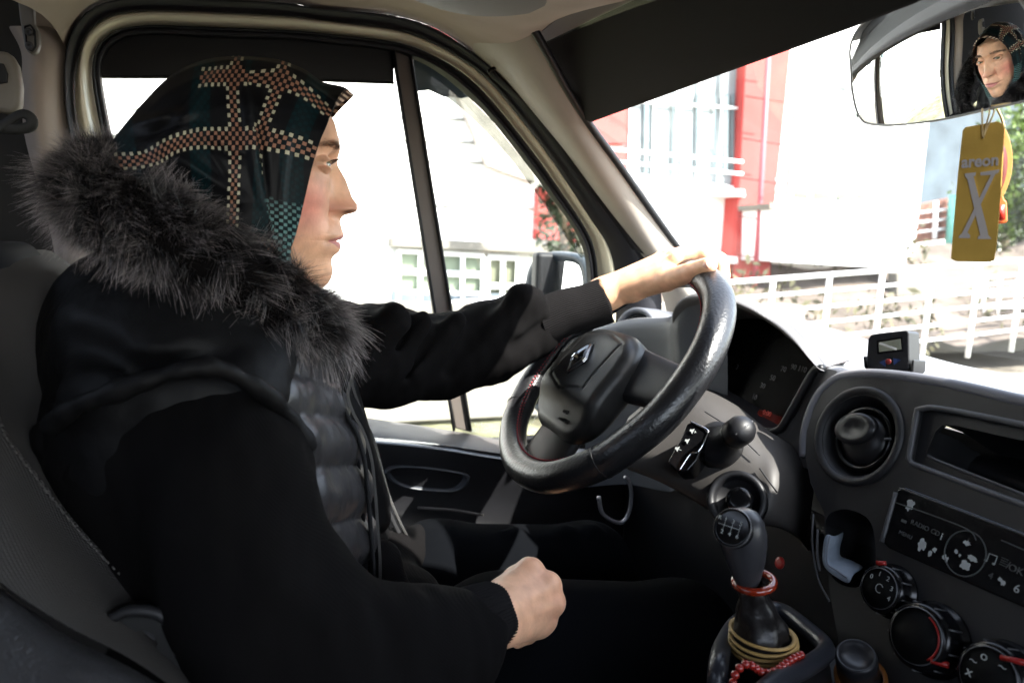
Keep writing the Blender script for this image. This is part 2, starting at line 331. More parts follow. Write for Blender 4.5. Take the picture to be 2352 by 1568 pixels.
# ------------------------------------------------------------------ pillars, headliner, roof
ao = [(1085, 122), (1150, 178), (1210, 246), (1296, 350), (1362, 440), (1416, 512), (1470, 580), (1530, 655), (1560, 760)]
ai = [(1222, 60), (1262, 130), (1300, 200), (1348, 276), (1420, 376), (1500, 490), (1560, 572), (1625, 662), (1700, 780)]
def WS(px, py):   # windscreen plane
    return P(px, py, pl=(np.array([.70, .9, 1.86]), nrm([-.60, 0, -.80])))
A0 = PD(ao, .055); A1 = np.array([WS(a, b) for a, b in ai]); A1[:, 1] = np.minimum(A1[:, 1], 1.12)
mid = lambda t, bx: A0+(A1-A0)*t+np.array(bx)
loft('pillar_trim', [A0+[0, .03, 0], A0, mid(.12, (-.012, -.012, 0)), mid(.3, (-.03, -.028, .0)), mid(.5, (-.036, -.034, 0)), mid(.72, (-.030, -.026, 0)), mid(.9, (-.013, -.01, 0)), A1], PILLAR, van, n=80, sub=1)
G().tube(spl(A1, 60), .006, 8).build('windscreen_seal', RUB, van)
# dark gap strip between weatherstrip and pillar
loft('pillar_gap', lerp_rows(PD([(1120, 172), (1200, 246), (1283, 350), (1348, 440), (1395, 505), (1440, 570)], .062), PD([(1135, 160), (1222, 250), (1306, 350), (1374, 440), (1430, 512), (1490, 590)], .07), 4, .01), RUB, van)
# headliner: from the weatherstrip up and inwards
H0 = PD([(100, 420), (120, 250), (128, 117), (150, 55), (190, 10), (250, -14), (313, -24), (469, -20), (664, -10), (735, 2), (900, 18), (1000, 50), (1085, 106), (1150, 160)], .045)
H0 = PD([(a, b) for a, b in outer_out[6:18]], .04)
H1 = P3([(110, 20, .98), (160, -20, .95), (230, -60, .93), (320, -80, .92), (480, -80, .92), (660, -75, .92), (760, -60, .92), (900, -20, .92), (1010, 30, .92), (1110, 80, .93), (1180, 100, .93), (1232, 92, .93)])
H2 = P3([(-60, -20, .8), (0, -120, .75), (100, -180, .7), (300, -200, .7), (500, -200, .7), (700, -180, .7), (800, -140, .72), (930, -50, .75), (1040, 10, .8), (1130, 42, .84), (1200, 62, .86), (1262, 40, .86)])
H3 = P3([(-300, -200, .5), (-200, -300, .5), (0, -400, .45), (300, -400, .45), (500, -400, .45), (750, -360, .45), (900, -260, .5), (1050, -100, .55), (1180, -30, .6), (1300, -10, .64), (1380, 0, .66), (1450, 0, .66)])
hl = loft('headliner', [H0, H1, H2, H3], TRIM, van, n=90, sub=2)
G().tube(arc(spl(PD([(1120, 166), (1150, 148), (1190, 126), (1236, 108)], .085), 60), 20), .003, 6).build('trim_joint', RUB, van)
# overhead storage edge
O0 = P3([(905, -10, .72), (960, 12, .74), (1030, 36, .77), (1100, 48, .8), (1180, 46, .82), (1262, 30, .82), (1360, 6, .78), (1420, -20, .75)])
O1 = P3([(950, -60, .55), (1000, -40, .56), (1060, -30, .58), (1120, -30, .6), (1200, -30, .6), (1290, -40, .6), (1390, -60, .6), (1460, -80, .6)])
loft('overhead_shelf', [O0+[0, .03, .03], O0, (O0+O1)/2+[0, 0, -.006], O1], TRIM2, van, n=60, sub=1)
# B pillar with the belt anchor
B0 = PD([(118, 60), (152, 117), (150, 176), (152, 250), (164, 330), (212, 500), (240, 640), (262, 800), (300, 1000)], .05)
bp = lambda dx, off: PD([(118+dx, 60), (148+dx, 117), (150+dx, 176), (150+dx, 250), (160+dx, 330), (208+dx, 500), (236+dx, 640), (260+dx, 800), (300+dx, 1000)], off)
B1, B2, B3, B4 = bp(-28, .085), bp(-62, .105), bp(-90, .10), bp(-100, .05)
loft('pillar_cover', [B0+[0, .03, 0], B0, B1, B2, B3, B4], TRIM, van, n=70, sub=1)
dk = PD([(66, -60), (68, 60), (66, 170), (76, 300), (130, 500), (160, 700), (180, 900)], .045)
loft('rear_side_trim', [dk, dk+[-.05, .02, 0], dk+[-.35, .0, 0], dk+[-.8, -.05, 0]], M('rear_trim_dark', (.02, .018, .016), .85, bump=.2, bs=600, var=.2, vs=5), van, n=40)
an = G(); AC = P(66, 76, y=1.0); up_ = nrm(P(62, 0, y=1.05)-P(70, 110, y=1.05)); rt_ = np.array([1., 0, 0])
beltA = PL([(38, -20), (72, -20), (78, 55), (88, 72), (90, 102), (84, 118), (74, 124), (62, 120), (54, 100), (44, 40)], y=.985)
ba = G().plate(beltA, (0, -1, 0), .012).build('belt_height_adjuster', M('anchor_grey', (.13, .12, .11), .45, bump=.1, bs=400), van, bevel=.003)
for q in ((66, 74), (68, 106)):
    c = P(*q, y=.984); G().lathe([(.0045, 0), (.0045, .0015), (.002, .002), (.0018, .0008)], c, (0, -1, 0), 20).build('screw', SATIN, ba)
slot = PL([(57, 62), (70, 58), (80, 72), (82, 108), (74, 118), (62, 112)], y=.984)
G().tube(np.vstack([arc(slot, 30), slot[:1]]), .0012, 5).build('slot_edge', RUB, ba)
# belt guide and webbing behind
bg_ = PL([(-40, 112), (20, 118), (38, 150), (46, 200), (44, 240), (30, 262), (-40, 250)], y=.95)
G().plate(bg_, (0, -1, 0), .02).build('belt_guide', M('guide_grey', (.15, .135, .115), .5, bump=.1, bs=400), van, bevel=.006)
G().plate(PL([(-40, 140), (8, 146), (18, 170), (16, 190), (-40, 200)], y=.948), (0, -1, 0), .004).build('guide_slot', RUB, van, bevel=.001)
G().tube(spl(PL([(-40, 320), (10, 285), (50, 262), (72, 272), (70, 290), (40, 296), (-40, 290)], y=.95), 40), .006, 8, flat=.5).build('seat_belt', M('belt_webbing', (.02, .02, .02), .7, bump=.3, bs=500), van)
# roof skin, far walls that shut the cab (rear bulkhead, near door, floor)
G().box((-.27, .30, 2.30), (1.46, 2.2, .03)).build('roof', M('roof_liner', (.16, .145, .13), .9), van, smooth=False)
DK = M('rear_dark', (.03, .028, .026), .9)
G().box((-1.9, .3, 1.5), (.04, 2.2, 1.75)).box((-.4, 1.30, 1.08), (3.0, .03, .75)).box((-1.25, 1.16, 1.5), (1.3, .03, 1.75)).build('rear_wall', DK, van, smooth=False)
G().box((0, .3, .72), (3.8, 2.2, .04)).box((1.05, .3, 1.15), (.04, 2.2, .85)).build('cab_floor', DK, van, smooth=False)
G().box((-.2, -.62, 1.22), (2.6, .04, 1.05)).box((-1.1, -.62, 1.9), (1.7, .04, 1.0)).box((.2, -.60, 2.28), (1.6, .04, .2)).box((.66, -.6, 1.8), (.10, .05, .9), ).build('passenger_door', DK, van, smooth=False)
# windscreen
wl = np.array([.98, 0, 1.72]); wu = np.array([.40, 0, 2.155])
wr = [np.array([[wl[0]-(.10*abs(y_-.25)**2), y_, wl[2]] for y_ in np.linspace(1.1, -.6, 12)]), np.array([[wu[0]-(.10*abs(y_-.25)**2), y_*.95, wu[2]] for y_ in np.linspace(1.1, -.6, 12)])]
loft('windscreen', [wr[0]+(wr[1]-wr[0])*t+np.array([.02, 0, .026])*math.sin(math.pi*t) for t in np.linspace(0, 1, 8)], GLASS, van, n=40)
G().box((.41, .25, 2.225), (.12, 1.7, .17)).build('windscreen_header', TRIM2, van, smooth=False)
# added panel, out of view, keeping sun off the lap; then the driver's visor
G().plate([(.36, .37, 2.155), (.83, .37, 1.815), (.83, -.40, 1.815), (.36, -.40, 2.155)], (.65, 0, .76), .014).build('sun_blocker', M('blocker_grey', (.30, .30, .30), .6), van, bevel=.004)
vo = np.array([.46, .8, 2.03]); VPL = plane(P(1400, 200, y=.88), [-.75, -.12, -.62])
vis = [(1355, 284), (1338, 276), (1300, 212), (1255, 150), (1232, 105), (1228, 70), (1240, 42), (1275, 22), (1360, -5), (1460, -50), (2300, -330), (2380, -150), (2100, 12), (1960, 66), (1700, 158), (1500, 231)]
G().plate(PL(vis, pl=VPL), VPL[1], .016).build('sun_visor', M('visor_cloth', (.008, .0075, .0075), .85, bump=.1, bs=500), van, bevel=.004)
# ================================================================== dashboard
SP = plane(P(1975, 1000, y=.57), [-math.cos(R_(18)), 0, math.sin(R_(18))])
SN = SP[1]; SY = np.array([0, -1., 0]); SU = nrm(np.cross(SN, SY)); SU = SU if SU[2] > 0 else -SU
def S(px, py, off=0.): return P(px, py, pl=SP, off=off)
def SL(pts, off=0.): return np.array([S(a, b, off) for a, b in pts])
# top skin from the windscreen base back to the rear lip
far = [P(a, b, x=.97) for a, b in ((1180, 640), (1400, 655), (1560, 664), (1680, 674), (1732, 685), (1788, 702), (1858, 730), (1929, 746), (1987, 767), (2060, 788), (2110, 802), (2200, 822), (2352, 858), (2600, 900), (3000, 960))]
far = np.array(far)
lip = np.array([P(1340, 760, y=1.16), P(1440, 735, y=1.08), P(1530, 730, y=1.0), P(1552, 712, y=.965), P(1576, 688, y=.945), P(1612, 676, y=.92), P(1690, 686, y=.86), P(1745, 706, y=.82), P(1792, 734, y=.79), P(1840, 775, y=.74), P(1876, 822, y=.70), P(1905, 850, y=.665), S(1990, 864, -.022), S(2060, 866, -.022), S(2200, 888, -.022), S(2352, 922, -.022), S(2700, 1006, -.022)])
n_ = 120; fa = arc(spl(far, 400), n_); li = arc(spl(lip, 400), n_)
# the far line has to sit above and in front of the lip at every station: match them by lateral position
fy = np.interp(li[:, 1], fa[::-1, 1], np.arange(n_)[::-1]); fm = np.stack([np.interp(fy, np.arange(n_), fa[:, i]) for i in range(3)], 1)
fm[:, 1] = li[:, 1]*1.12-.02
rows = [li+[.0, 0, -.012], li, li+[.012, 0, .004]]
for t in np.linspace(.12, 1, 8): rows.append(li*(1-t)+fm*t+[.0, 0, .02*math.sin(math.pi*t)*0])
top = mk('dashboard', np.vstack(rows+[fm+[.05, 0, -.1]]), grid_faces(len(rows)+1, n_), DASHTOP, van, sub=1)
# instrument hood: the dotted lip that runs round the dark cluster
ho = [(1544, 850), (1546, 815), (1552, 774), (1547, 737), (1551, 709), (1572, 683), (1608, 672), (1690, 684), (1745, 704), (1792, 732), (1840, 772), (1876, 818), (1897, 842)]
hy = [1.0, .99, .98, .97, .96, .945, .92, .86, .82, .79, .74, .70, .68]
hi_ = [(1604, 880), (1592, 840), (1586, 805), (1572, 760), (1570, 730), (1589, 711), (1622, 704), (1687, 706), (1741, 727), (1788, 757), (1835, 797), (1870, 834), (1886, 850)]
HO = P3([(a, b, c) for (a, b), c in zip(ho, hy)]); HI = P3([(a, b, c-.012) for (a, b), c in zip(hi_, hy)])
hr = lerp_rows(HO, HI, 9, .012, d=(-1, 0, .3), cnt=90)
inner = hr[-1]
loft('instrument_hood', [hr[0]+[.02, 0, -.014]]+hr+[inner+[.03, 0, -.008], inner+[.10, .0, -.035]], PERF, top, n=90)
# cluster face and bezel
CP = plane(P(1700, 850, y=.80)+np.array([.055, 0, 0]), [-.96, 0, .28])
cf = [P(a, b, pl=CP) for a, b in ((1560, 880), (1555, 700), (1600, 680), (1700, 690), (1800, 740), (1900, 840), (1880, 900), (1835, 1000), (1790, 1010), (1600, 930))]
CL = M('cluster_face', (.0008, .0008, .001), .6, spec=.03)
clus = G().plate(cf, CP[1], .01).build('instrument_cluster', CL, top, smooth=False)
cr = PL([(1604, 895), (1619, 906), (1678, 943), (1730, 974), (1764, 990), (1790, 986), (1803, 970), (1835, 913), (1872, 850), (1890, 846)], pl=CP, off=.035)
cr2 = cr+np.array([.05, 0, .01])
G().tube(arc(spl(cr, 80), 60), .0055, 8).build('cluster_rim', BLK, clus)
loft('cluster_well', [cr, cr2], BLK, clus)
numM = M('dial_ink', (.05, .05, .055), .6); c_r = np.array([0, -1., 0]); c_u = nrm(np.cross(CP[1], c_r)); c_u = c_u if c_u[2] > 0 else -c_u
for s_, q in (('10', (1733, 912)), ('30', (1752, 886)), ('50', (1775, 868)), ('70', (1800, 848)), ('90', (1823, 843)), ('110', (1843, 848)), ('130', (1858, 870))):
    text('dial_number', s_, P(*q, pl=CP, off=.002), c_r, c_u, .011, numM, clus)
for s_, q in (('1', (1650, 872)), ('2', (1668, 852)), ('3', (1694, 843))):
    text('dial_number', s_, P(*q, pl=CP, off=.002), c_r, c_u, .011, numM, clus)
LCDM = M('lcd_backlight', (.012, .001, .001), .6, spec=.05, emit=(1, .06, .03), es=.0025)
lcd = G().plate(PL([(1744, 940), (1795, 957), (1784, 982), (1731, 962)], pl=CP, off=.012), CP[1], .003).build('trip_display', LCDM, clus, smooth=False)
LCDT = M('lcd_digits', (.1, .01, .01), .5, emit=(1, .08, .04), es=.014)
text('display_digits', '0:00', P(1762, 949, pl=CP, off=.013), c_r, c_u, .010, LCDT, lcd)
text('display_digits', '100', P(1745, 957, pl=CP, off=.013), c_r, c_u, .006, LCDT, lcd)
# cheek between cluster and centre stack, and the stack face with holes
chk = [PL([(1872, 850), (1836, 912), (1803, 972), (1790, 990), (1778, 1010)], pl=CP, off=.03), P3([(1893, 846, .675), (1868, 915, .69), (1842, 975, .70), (1822, 1015, .70), (1810, 1060, .70)]), P3([(1925, 850, .64), (1893, 900, .655), (1868, 960, .66), (1858, 1015, .665), (1862, 1080, .66)])]
loft('dash_cheek', chk, PERF, top, n=40, sub=1)
stack_o = [(1893, 1180), (1862, 1110), (1850, 1050), (1853, 990), (1870, 935), (1892, 898), (1925, 872), (1965, 863), (2020, 862), (2100, 871), (2200, 889), (2352, 925), (2700, 1008), (2700, 1700), (2000, 1700), (1930, 1500), (1905, 1350)]
tray = [(2106, 940), (2135, 934), (2200, 944), (2352, 975), (2600, 1025), (2600, 1240), (2352, 1160), (2200, 1104), (2092, 1064), (2086, 1052)]
pocket = [(1893, 1225), (1905, 1180), (1950, 1170), (2000, 1200), (2010, 1300), (1980, 1345), (1930, 1340), (1898, 1300)]
stack = G().plate(SL(stack_o), SN, .03, holes=(SL(tray), spl(SL(pocket), 40, closed=True), ellipse(S(1968, 1000), SY, SU, .0470, .0470, 48))).build('centre_stack', BLK2, van, smooth=False)
G().tube(spl(SL([(1850, 1050), (1853, 990), (1870, 935), (1892, 898), (1925, 872), (1965, 863), (2020, 862), (2100, 871), (2200, 889), (2352, 925), (2700, 1008)], -.006), 100), .0075, 10).build('stack_edge', M('stack_edge_grey', (.075, .075, .085), .4, bump=.1, bs=800), stack)
# tray: stepped frame and recess
tr = arc(np.vstack([SL(tray), SL(tray)[:1]]), 90)
G().tube(tr[:-1]-SN*.001, .0032, 8, closed=True).build('tray_frame', SATIN, stack)
ti = [(2165, 975), (2200, 978), (2352, 1012), (2600, 1066), (2600, 1222), (2352, 1138), (2150, 1058), (2131, 1048), (2128, 1038), (2150, 990)]
fr = G().plate(SL(tray, -.010), SN, .006, holes=(SL(ti, -.010),)).build('tray_step', BLK2, stack, smooth=False)
ti3 = SL(ti, -.010); back = ti3-SN*.10+SU*(-.01)
loft('tray_recess', [ti3, ti3-SN*.03, back, np.repeat([back.mean(0)], len(back), 0)], BLK2, stack, n=80, curve=False)
G().tube(arc(SL([(2131, 1046), (2150, 1056), (2352, 1136), (2600, 1220)], -.008), 40), .0016, 8).build('tray_lip', SATIN, stack)
# round vent
def cone(name, q, rad, pr, m, p, ax=None, off=0): return G().ring(pr, S(*q, off), SN if ax is None else ax, 56).build(name, m, p)
vc = S(1968, 1005); rv = px2m(1, vc)
vent = cone('air_vent', (1968, 1000), 0, [(.0575, -.001), (.0565, .003), (.053, .004), (.0485, .002), (.044, -.006), (.041, -.02), (.040, -.036), (.001, -.036)], BLK2, stack)
G().ring([(.0375, -.030), (.037, -.008), (.0352, -.003), (.0315, -.005), (.030, -.02)], S(1974, 1003), SN, 56).build('vent_ring', GLOSS, vent)
G().lathe([(.0302, -.020), (.0298, -.010), (.027, -.0055), (.020, -.002), (.010, -.0006), (.001, -.0003)], S(1972, 1005), SN, 50).build('vent_ball', M('vent_ball_black', (.006, .006, .007), .32), vent)
fl_c = S(1964, 984, .0005)
fw = np.array([math.cos(R_(18)), math.sin(R_(18))])
fa_, fb_ = SY*fw[0]+SU*fw[1], SU*fw[0]-SY*fw[1]
flp = G(); rr_ = [ellipse(fl_c+SN*h, fa_, fb_, .0268*k, .0185*k, 40) for k, h in ((.97, -.006), (1, .0), (.95, .0030), (.75, .0040), (.4, .0022), (.12, .0008))]
flp.add(np.vstack(rr_), grid_faces(6, 40, True)+[tuple(range(200, 240))]).build('vent_flap', M('flap_black', (.009, .009, .010), .3), vent)
for q, e in (((2032, 1008), 4), ((1962, 958), 3)): G().tube(SL([q, (q[0]+14, q[1]-1)], .002), .0012, 6).build('vent_notch', SATIN, vent)
# radio
rad_o = [(2062, 1122), (2078, 1118), (2352, 1222), (2640, 1335), (2640, 1515), (2352, 1395), (2040, 1258), (2028, 1246)]
radio = G().plate(SL(rad_o, .004), SN, .02).build('car_radio', GLOSS, stack, smooth=False, bevel=.002)
G().tube(arc(SL([(2058, 1130), (2026, 1244)], .004), 10), .0025, 6).build('radio_frame', SATIN, radio)
G().tube(arc(SL([(2066, 1120), (2352, 1228), (2640, 1340)], .006), 10), .0009, 6).build('radio_edge', SATIN, radio)
G().tube(spl(SL([(2058, 1154), (2120, 1175), (2200, 1205), (2232, 1222), (2242, 1240)], .0045), 30), .0006, 6).tube(spl(SL([(2300, 1240), (2352, 1262), (2500, 1320)], .0045), 20), .0006, 6).build('radio_panel_line', GREYINK, radio)
def blob(name, q, r, m, p, seed, off=.0048, asp=1.):
    rg = random.Random(seed); c = S(*q, off); pts = []
    for i in range(16): t = 2*math.pi*i/16; k = r*(1+rg.uniform(-.35, .3)); pts.append(c+SY*math.cos(t)*k+SU*math.sin(t)*k*asp)
    return G().plate(np.array(pts), SN, .0004).build(name, m, p, smooth=False)
blob('worn_knob_mark', (2090, 1159), .0042, WHITEINK, radio, 1, asp=1.4)
for i, (q, r_, a_) in enumerate([((2117, 1250), .0042, 1.3), ((2146, 1262), .0020, 1.2), ((2136, 1270), .0016, 2.2), ((2168, 1278), .0018, 1.5), ((2174, 1284), .0014, 1.8), ((2221, 1247), .0030, .8), ((2232, 1281), .0048, .55), ((2215, 1297), .0045, .9), ((2196, 1265), .0018, 1.1), ((2296, 1330), .0018, 1), ((2303, 1338), .0018, 1.2), ((2204, 1275), .001, 1.5)]): blob('worn_key_mark', q, r_, WHITEINK, radio, 10+i, asp=a_)
G().tube(np.array(ellipse(S(2216, 1270, .0045), SY, SU, .0185, .0205, 50)), .0006, 6, closed=True).build('key_ring', GREYINK, radio)
for s_, q, z_, k in (('RADIO CD', (2125, 1212), .0065, GREYINK), ('MENU', (2080, 1228), .0055, GREYINK), ('i', (2163, 1232), .010, WHITEINK), ('OK', (2334, 1308), .0085, GREYINK), ('/', (2316, 1298), .009, GREYINK), ('4', (2276, 1322), .008, GREYINK), ('6', (2336, 1352), .010, WHITEINK)):
    text('key_legend', s_, S(*q, .0048), SY, SU, z_, k, radio)
nt_ = G(); nq = S(2278, 1284, .0048)
nt_.tube([nq+SY*-.0035-SU*.003, nq+SY*-.0035+SU*.004, nq+SY*.0035+SU*.0045, nq+SY*.0035-SU*.0028], .0004, 5)
for sx_ in (-1, 1): nt_.plate(ellipse(nq+SY*(.0035*sx_-.001)-SU*.003, SY, SU, .0014, .001, 12), SN, .0003)
nt_.build('note_symbol', WHITEINK, radio)
G().plate(rrect(S(2076, 1196, .0048), SY, SU, .006, .003, .0005), SN, .0004).build('eject_symbol', GREYINK, radio, smooth=False)
ls = G(); lq = S(2306, 1290, .0048)
for k in range(4): ls.tube([lq-SY*.003+SU*(.003-.002*k), lq+SY*.003+SU*(.003-.002*k)], .0003, 5)
ls.build('list_symbol', GREYINK, radio)
# pocket box behind the stack and the folded mask in it
pk3 = spl(SL(pocket), 40, closed=True); pb = pk3-SN*.07
loft('pocket_recess', [np.vstack([pk3, pk3[:1]]), np.vstack([pb, pb[:1]]), np.repeat([pb.mean(0)], len(pb)+1, 0)], BLK, stack, n=60, curve=False)
G().tube(spl(SL([(1868, 1180), (1866, 1250), (1880, 1330), (1905, 1380)], .001), 30), .0012, 6).tube(spl(SL([(1878, 1215), (1877, 1270), (1882, 1310)], .002), 20), .0016, 6).build('pocket_edge', SATIN, stack)
# rotary knobs
def knob(q, r, h, name, num=None, red=None):
    o = S(*q, .0); ax = nrm(SN+np.array([0, .0, 0])); k = G().lathe([(r*1.12, 0), (r*1.12, .003), (r*1.02, .004), (r*1.0, h*.7), (r*.96, h*.93), (r*.86, h)], o, ax, 48).build(name, GLOSS, stack)
    G().lathe([(r*.8, h-.001), (r*.8, h+.0001), (.001, h+.0001)], o, ax, 40).build('knob_face', M('knob_face_black', (.003, .003, .003), .6, spec=.08), k)
    G().ring([(r*.83, h*.9), (r*.83, h+.0006), (r*.80, h+.0010)], o, ax, 48).build('knob_ring', SATIN, k)
    for i in range(18):
        a = 2*math.pi*i/18; d = SY*math.cos(a)+SU*math.sin(a)
        G().tube([o+d*r*1.005+ax*h*.25, o+d*r*1.0+ax*h*.88], .0009, 6).build('knob_rib', SATIN, k) if i % 2 == 0 else None
    return k, o+ax*(h+.0002)
k1, t1 = knob((2052, 1358), .0235, .020, 'fan_knob')
for i, s_ in enumerate('01234'):
    a = R_(150-i*42); text('knob_number', s_, t1+(SY*math.cos(a)+SU*math.sin(a))*.0135, SY, SU, .0065, WHITEINK, k1)
G().tube(t1+ellipse(0, SY, SU, .0038, .0042, 16, .6, 5.4, closed=False), .0004, 5).build('fan_symbol', WHITEINK, k1)
G().tube([t1+SY*-.012+SU*.021, t1+SY*-.005+SU*.0245-SN*.004], .0022, 8).build('knob_pointer', RED, k1)
k2, t2 = knob((2148, 1468), .0300, .026, 'temperature_knob')
G().tube(t2+ellipse(0, SY, SU, .0215, .0215, 30, R_(-40), R_(75), closed=False), .0009, 6).build('warm_scale', RED, k2)
G().tube([t2+SY*.019-SU*.0125-SN*.001, t2+SY*.031-SU*.0085-SN*.006], .0026, 8).build('knob_pointer', RED, k2)
k3, t3 = knob((2312, 1560), .0280, .024, 'air_flow_knob')
for a, s_ in ((160, '~'), (120, 'o'), (200, 'x'), (60, '~')): text('flow_symbol', s_, t3+(SY*math.cos(R_(a))+SU*math.sin(R_(a)))*.015, SY, SU, .011, WHITEINK, k3)
G().tube([t3+SY*.004+SU*.019, t3+SY*.020+SU*.0245-SN*.002], .0024, 8).build('knob_pointer', RED, k3)
G().lathe([(.0075, 0), (.0075, .0015), (.004, .002)], S(1792, 1292, -.02), SN, 24).build('red_warning_cap', RED, stack)
# ------------------------------------------------------------------ steering column cowl and switches
KP = plane(P(1640, 1040, y=.70), [-.72, -.42, .55]); KN = KP[1]
K = lambda a, b, off=0.: P(a, b, pl=KP, off=off)
cow = [[(1440, 960), (1520, 900), (1600, 890), (1690, 930), (1760, 985), (1800, 1010)], [(1430, 1000), (1520, 960), (1600, 940), (1690, 975), (1755, 1030), (1790, 1060)], [(1430, 1040), (1520, 1020), (1610, 1020), (1690, 1050), (1745, 1090), (1780, 1110)], [(1432, 1074), (1530, 1095), (1610, 1130), (1680, 1160), (1735, 1165), (1770, 1165)], [(1445, 1083), (1520, 1128), (1590, 1172), (1652, 1213), (1700, 1225), (1760, 1225)]]
cr_ = [np.array([K(a, b, o) for a, b in r]) for r, o in zip(cow, (-.07, -.012, .0, -.006, -.02))]
cr_ = [np.vstack([q, q[-1]-KN*.03+[.02, -.005, -.004], q[-1]-KN*.09+[.03, 0, -.01]]) for q in cr_]
cowl = loft('steering_column_cowl', cr_+[cr_[-1]+[.10, .06, -.01]], M('cowl_grey', (.036, .033, .031), .55, bump=.2, bs=1200, var=.06, vs=20), van, n=60, sub=1)
G().tube(spl(np.array([K(a, b, .0012) for a, b in ((1619, 945), (1680, 985), (1745, 1045))]), 20), .0008, 5).tube(spl(np.array([K(a, b, .001) for a, b in ((1745, 1075), (1770, 1110), (1785, 1130))]), 20), .001, 5).build('cowl_joint', RUB, cowl)
# audio satellite
au = [(1570, 1004), (1583, 972), (1600, 966), (1628, 984), (1632, 994), (1606, 1056), (1585, 1082), (1560, 1084), (1538, 1060)]
sat = G().plate(np.array([K(a-6, b, .034) for a, b in au]), KN, .03).build('audio_remote', GLOSS, cowl, bevel=.003)
sr = nrm(K(1600, 1000)-K(1590, 996)); su_ = nrm(np.cross(KN, sr)); su_ = su_ if su_[2] > 0 else -su_
G().tube(spl(np.array([K(a-6, b, .035) for a, b in ((1592, 968), (1629, 986), (1631, 996), (1610, 1036), (1592, 1042), (1566, 1080))]), 40), .0013, 6).build('remote_trim', CHROME, sat)
for q in ((1590, 989), (1579, 1012), (1556, 1030)):
    c = K(*q, .0365); g = G(); g.plate(np.array([c+sr*a*.0022+su_*b*.0022 for a, b in ((-1.5, -.6), (-.6, -.6), (.6, -1.6), (.6, 1.6), (-.6, .6), (-1.5, .6))]), KN, .0006)
    if q[0] != 1579: g.tube([c+sr*.0028, c+sr*.0055], .0004, 5)
    if q[0] == 1590: g.tube([c+sr*.0042+su_*.0014, c+sr*.0042-su_*.0014], .0004, 5)
    g.build('speaker_symbol', WHITEINK, sat, smooth=False)
G().lathe([(.007, 0), (.007, .006), (.005, .008)], K(1580, 1050, .02), nrm(sr-su_), 20).build('scroll_wheel', BLK, sat)
# wiper stalk
st0, st1 = K(1652, 1022, .0), K(1705, 985, .055)
g = G(); dv = nrm(st1-st0); Ls = np.linalg.norm(st1-st0)
g.lathe([(.030, -.01), (.0295, .006), (.026, .014), (.0215, .020), (.0175, Ls*.45), (.0155, Ls*.55), (.0150, Ls*.62), (.0175, Ls*.7), (.0175, Ls*.95), (.0145, Ls*1.07), (.008, Ls*1.13), (.002, Ls*1.145)], st0, dv, 40)
stk = g.build('wiper_stalk', BLK, cowl)
G().ring([(.0179, Ls*.70), (.0181, Ls*.72), (.0179, Ls*.74)], st0, dv, 40).build('stalk_ring', GLOSS, stk)
G().tube(spl(st0+dv*Ls*1.06+np.array([nrm(np.cross(dv, [0, 0, 1]))*a+nrm(np.cross(dv, np.cross(dv, [0, 0, 1])))*a*.7+dv*(.006-abs(a)*.5) for a in (-.012, -.006, 0, .006, .012)]), 16), .0012, 6).build('stalk_slot', SATIN, stk)
# ignition lock
ig = K(1692, 1148, .0)
lock = G().lathe([(.036, -.004), (.035, .004), (.030, .006), (.026, .0), (.022, -.012)], ig, nrm(KN+[0, -.1, -.1]), 40).build('ignition_lock', BLK, cowl)
G().lathe([(.0165, -.012), (.0160, .014), (.0145, .018), (.010, .020)], K(1700, 1155, 0), nrm(KN+[.25, -.1, -.1]), 30).build('key_barrel', GLOSS, lock)
# left hand vent pod
lv = P(1458, 762, y=1.07); la = nrm([-.86, -.42, .12])
pod = G().lathe([(.044, -.14), (.046, -.06), (.0445, -.004), (.043, .0), (.036, -.001), (.034, -.008), (.034, -.02)], lv, la, 56).build('side_vent', M('pod_blue_grey', (.10, .105, .12), .4, bump=.05, bs=400), top)
G().ring([(.0325, -.016), (.0320, -.006), (.029, -.003), (.027, -.006)], lv, la, 50).build('vent_ring', BLK, pod)
G().lathe([(.026, -.008), (.0245, -.003), (.014, -.0015), (.006, -.004), (.001, -.005)], lv, la, 50).build('vent_flap', BLK2, pod)
for a in (40, 160, 280): 
    b1 = nrm(np.cross(la, [0, 0, 1])); b2 = np.cross(la, b1); d = b1*math.cos(R_(a))+b2*math.sin(R_(a)); G().tube([lv+d*.026-la*.006, lv+d*.033-la*.004], .0016, 6).build('vent_clip', BLK, pod)
sh_ = li[:44]
loft('dash_shoulder', [sh_+[.004, 0, .001], sh_+[-.006, -.004, -.006], sh_+[-.004, -.006, -.03], sh_+[.004, -.010, -.10], sh_+[.01, -.02, -.3]], M('dash_blue_grey', (.05, .054, .062), .45, bump=.08, bs=600), top, n=44, sub=1)
# lower dash behind the wheel
G().box((.72, .84, 1.30), (.12, .66, .42)).box((.74, .45, 1.2), (.1, .7, .9)).build('lower_dash', BLK, van, bevel=.02)
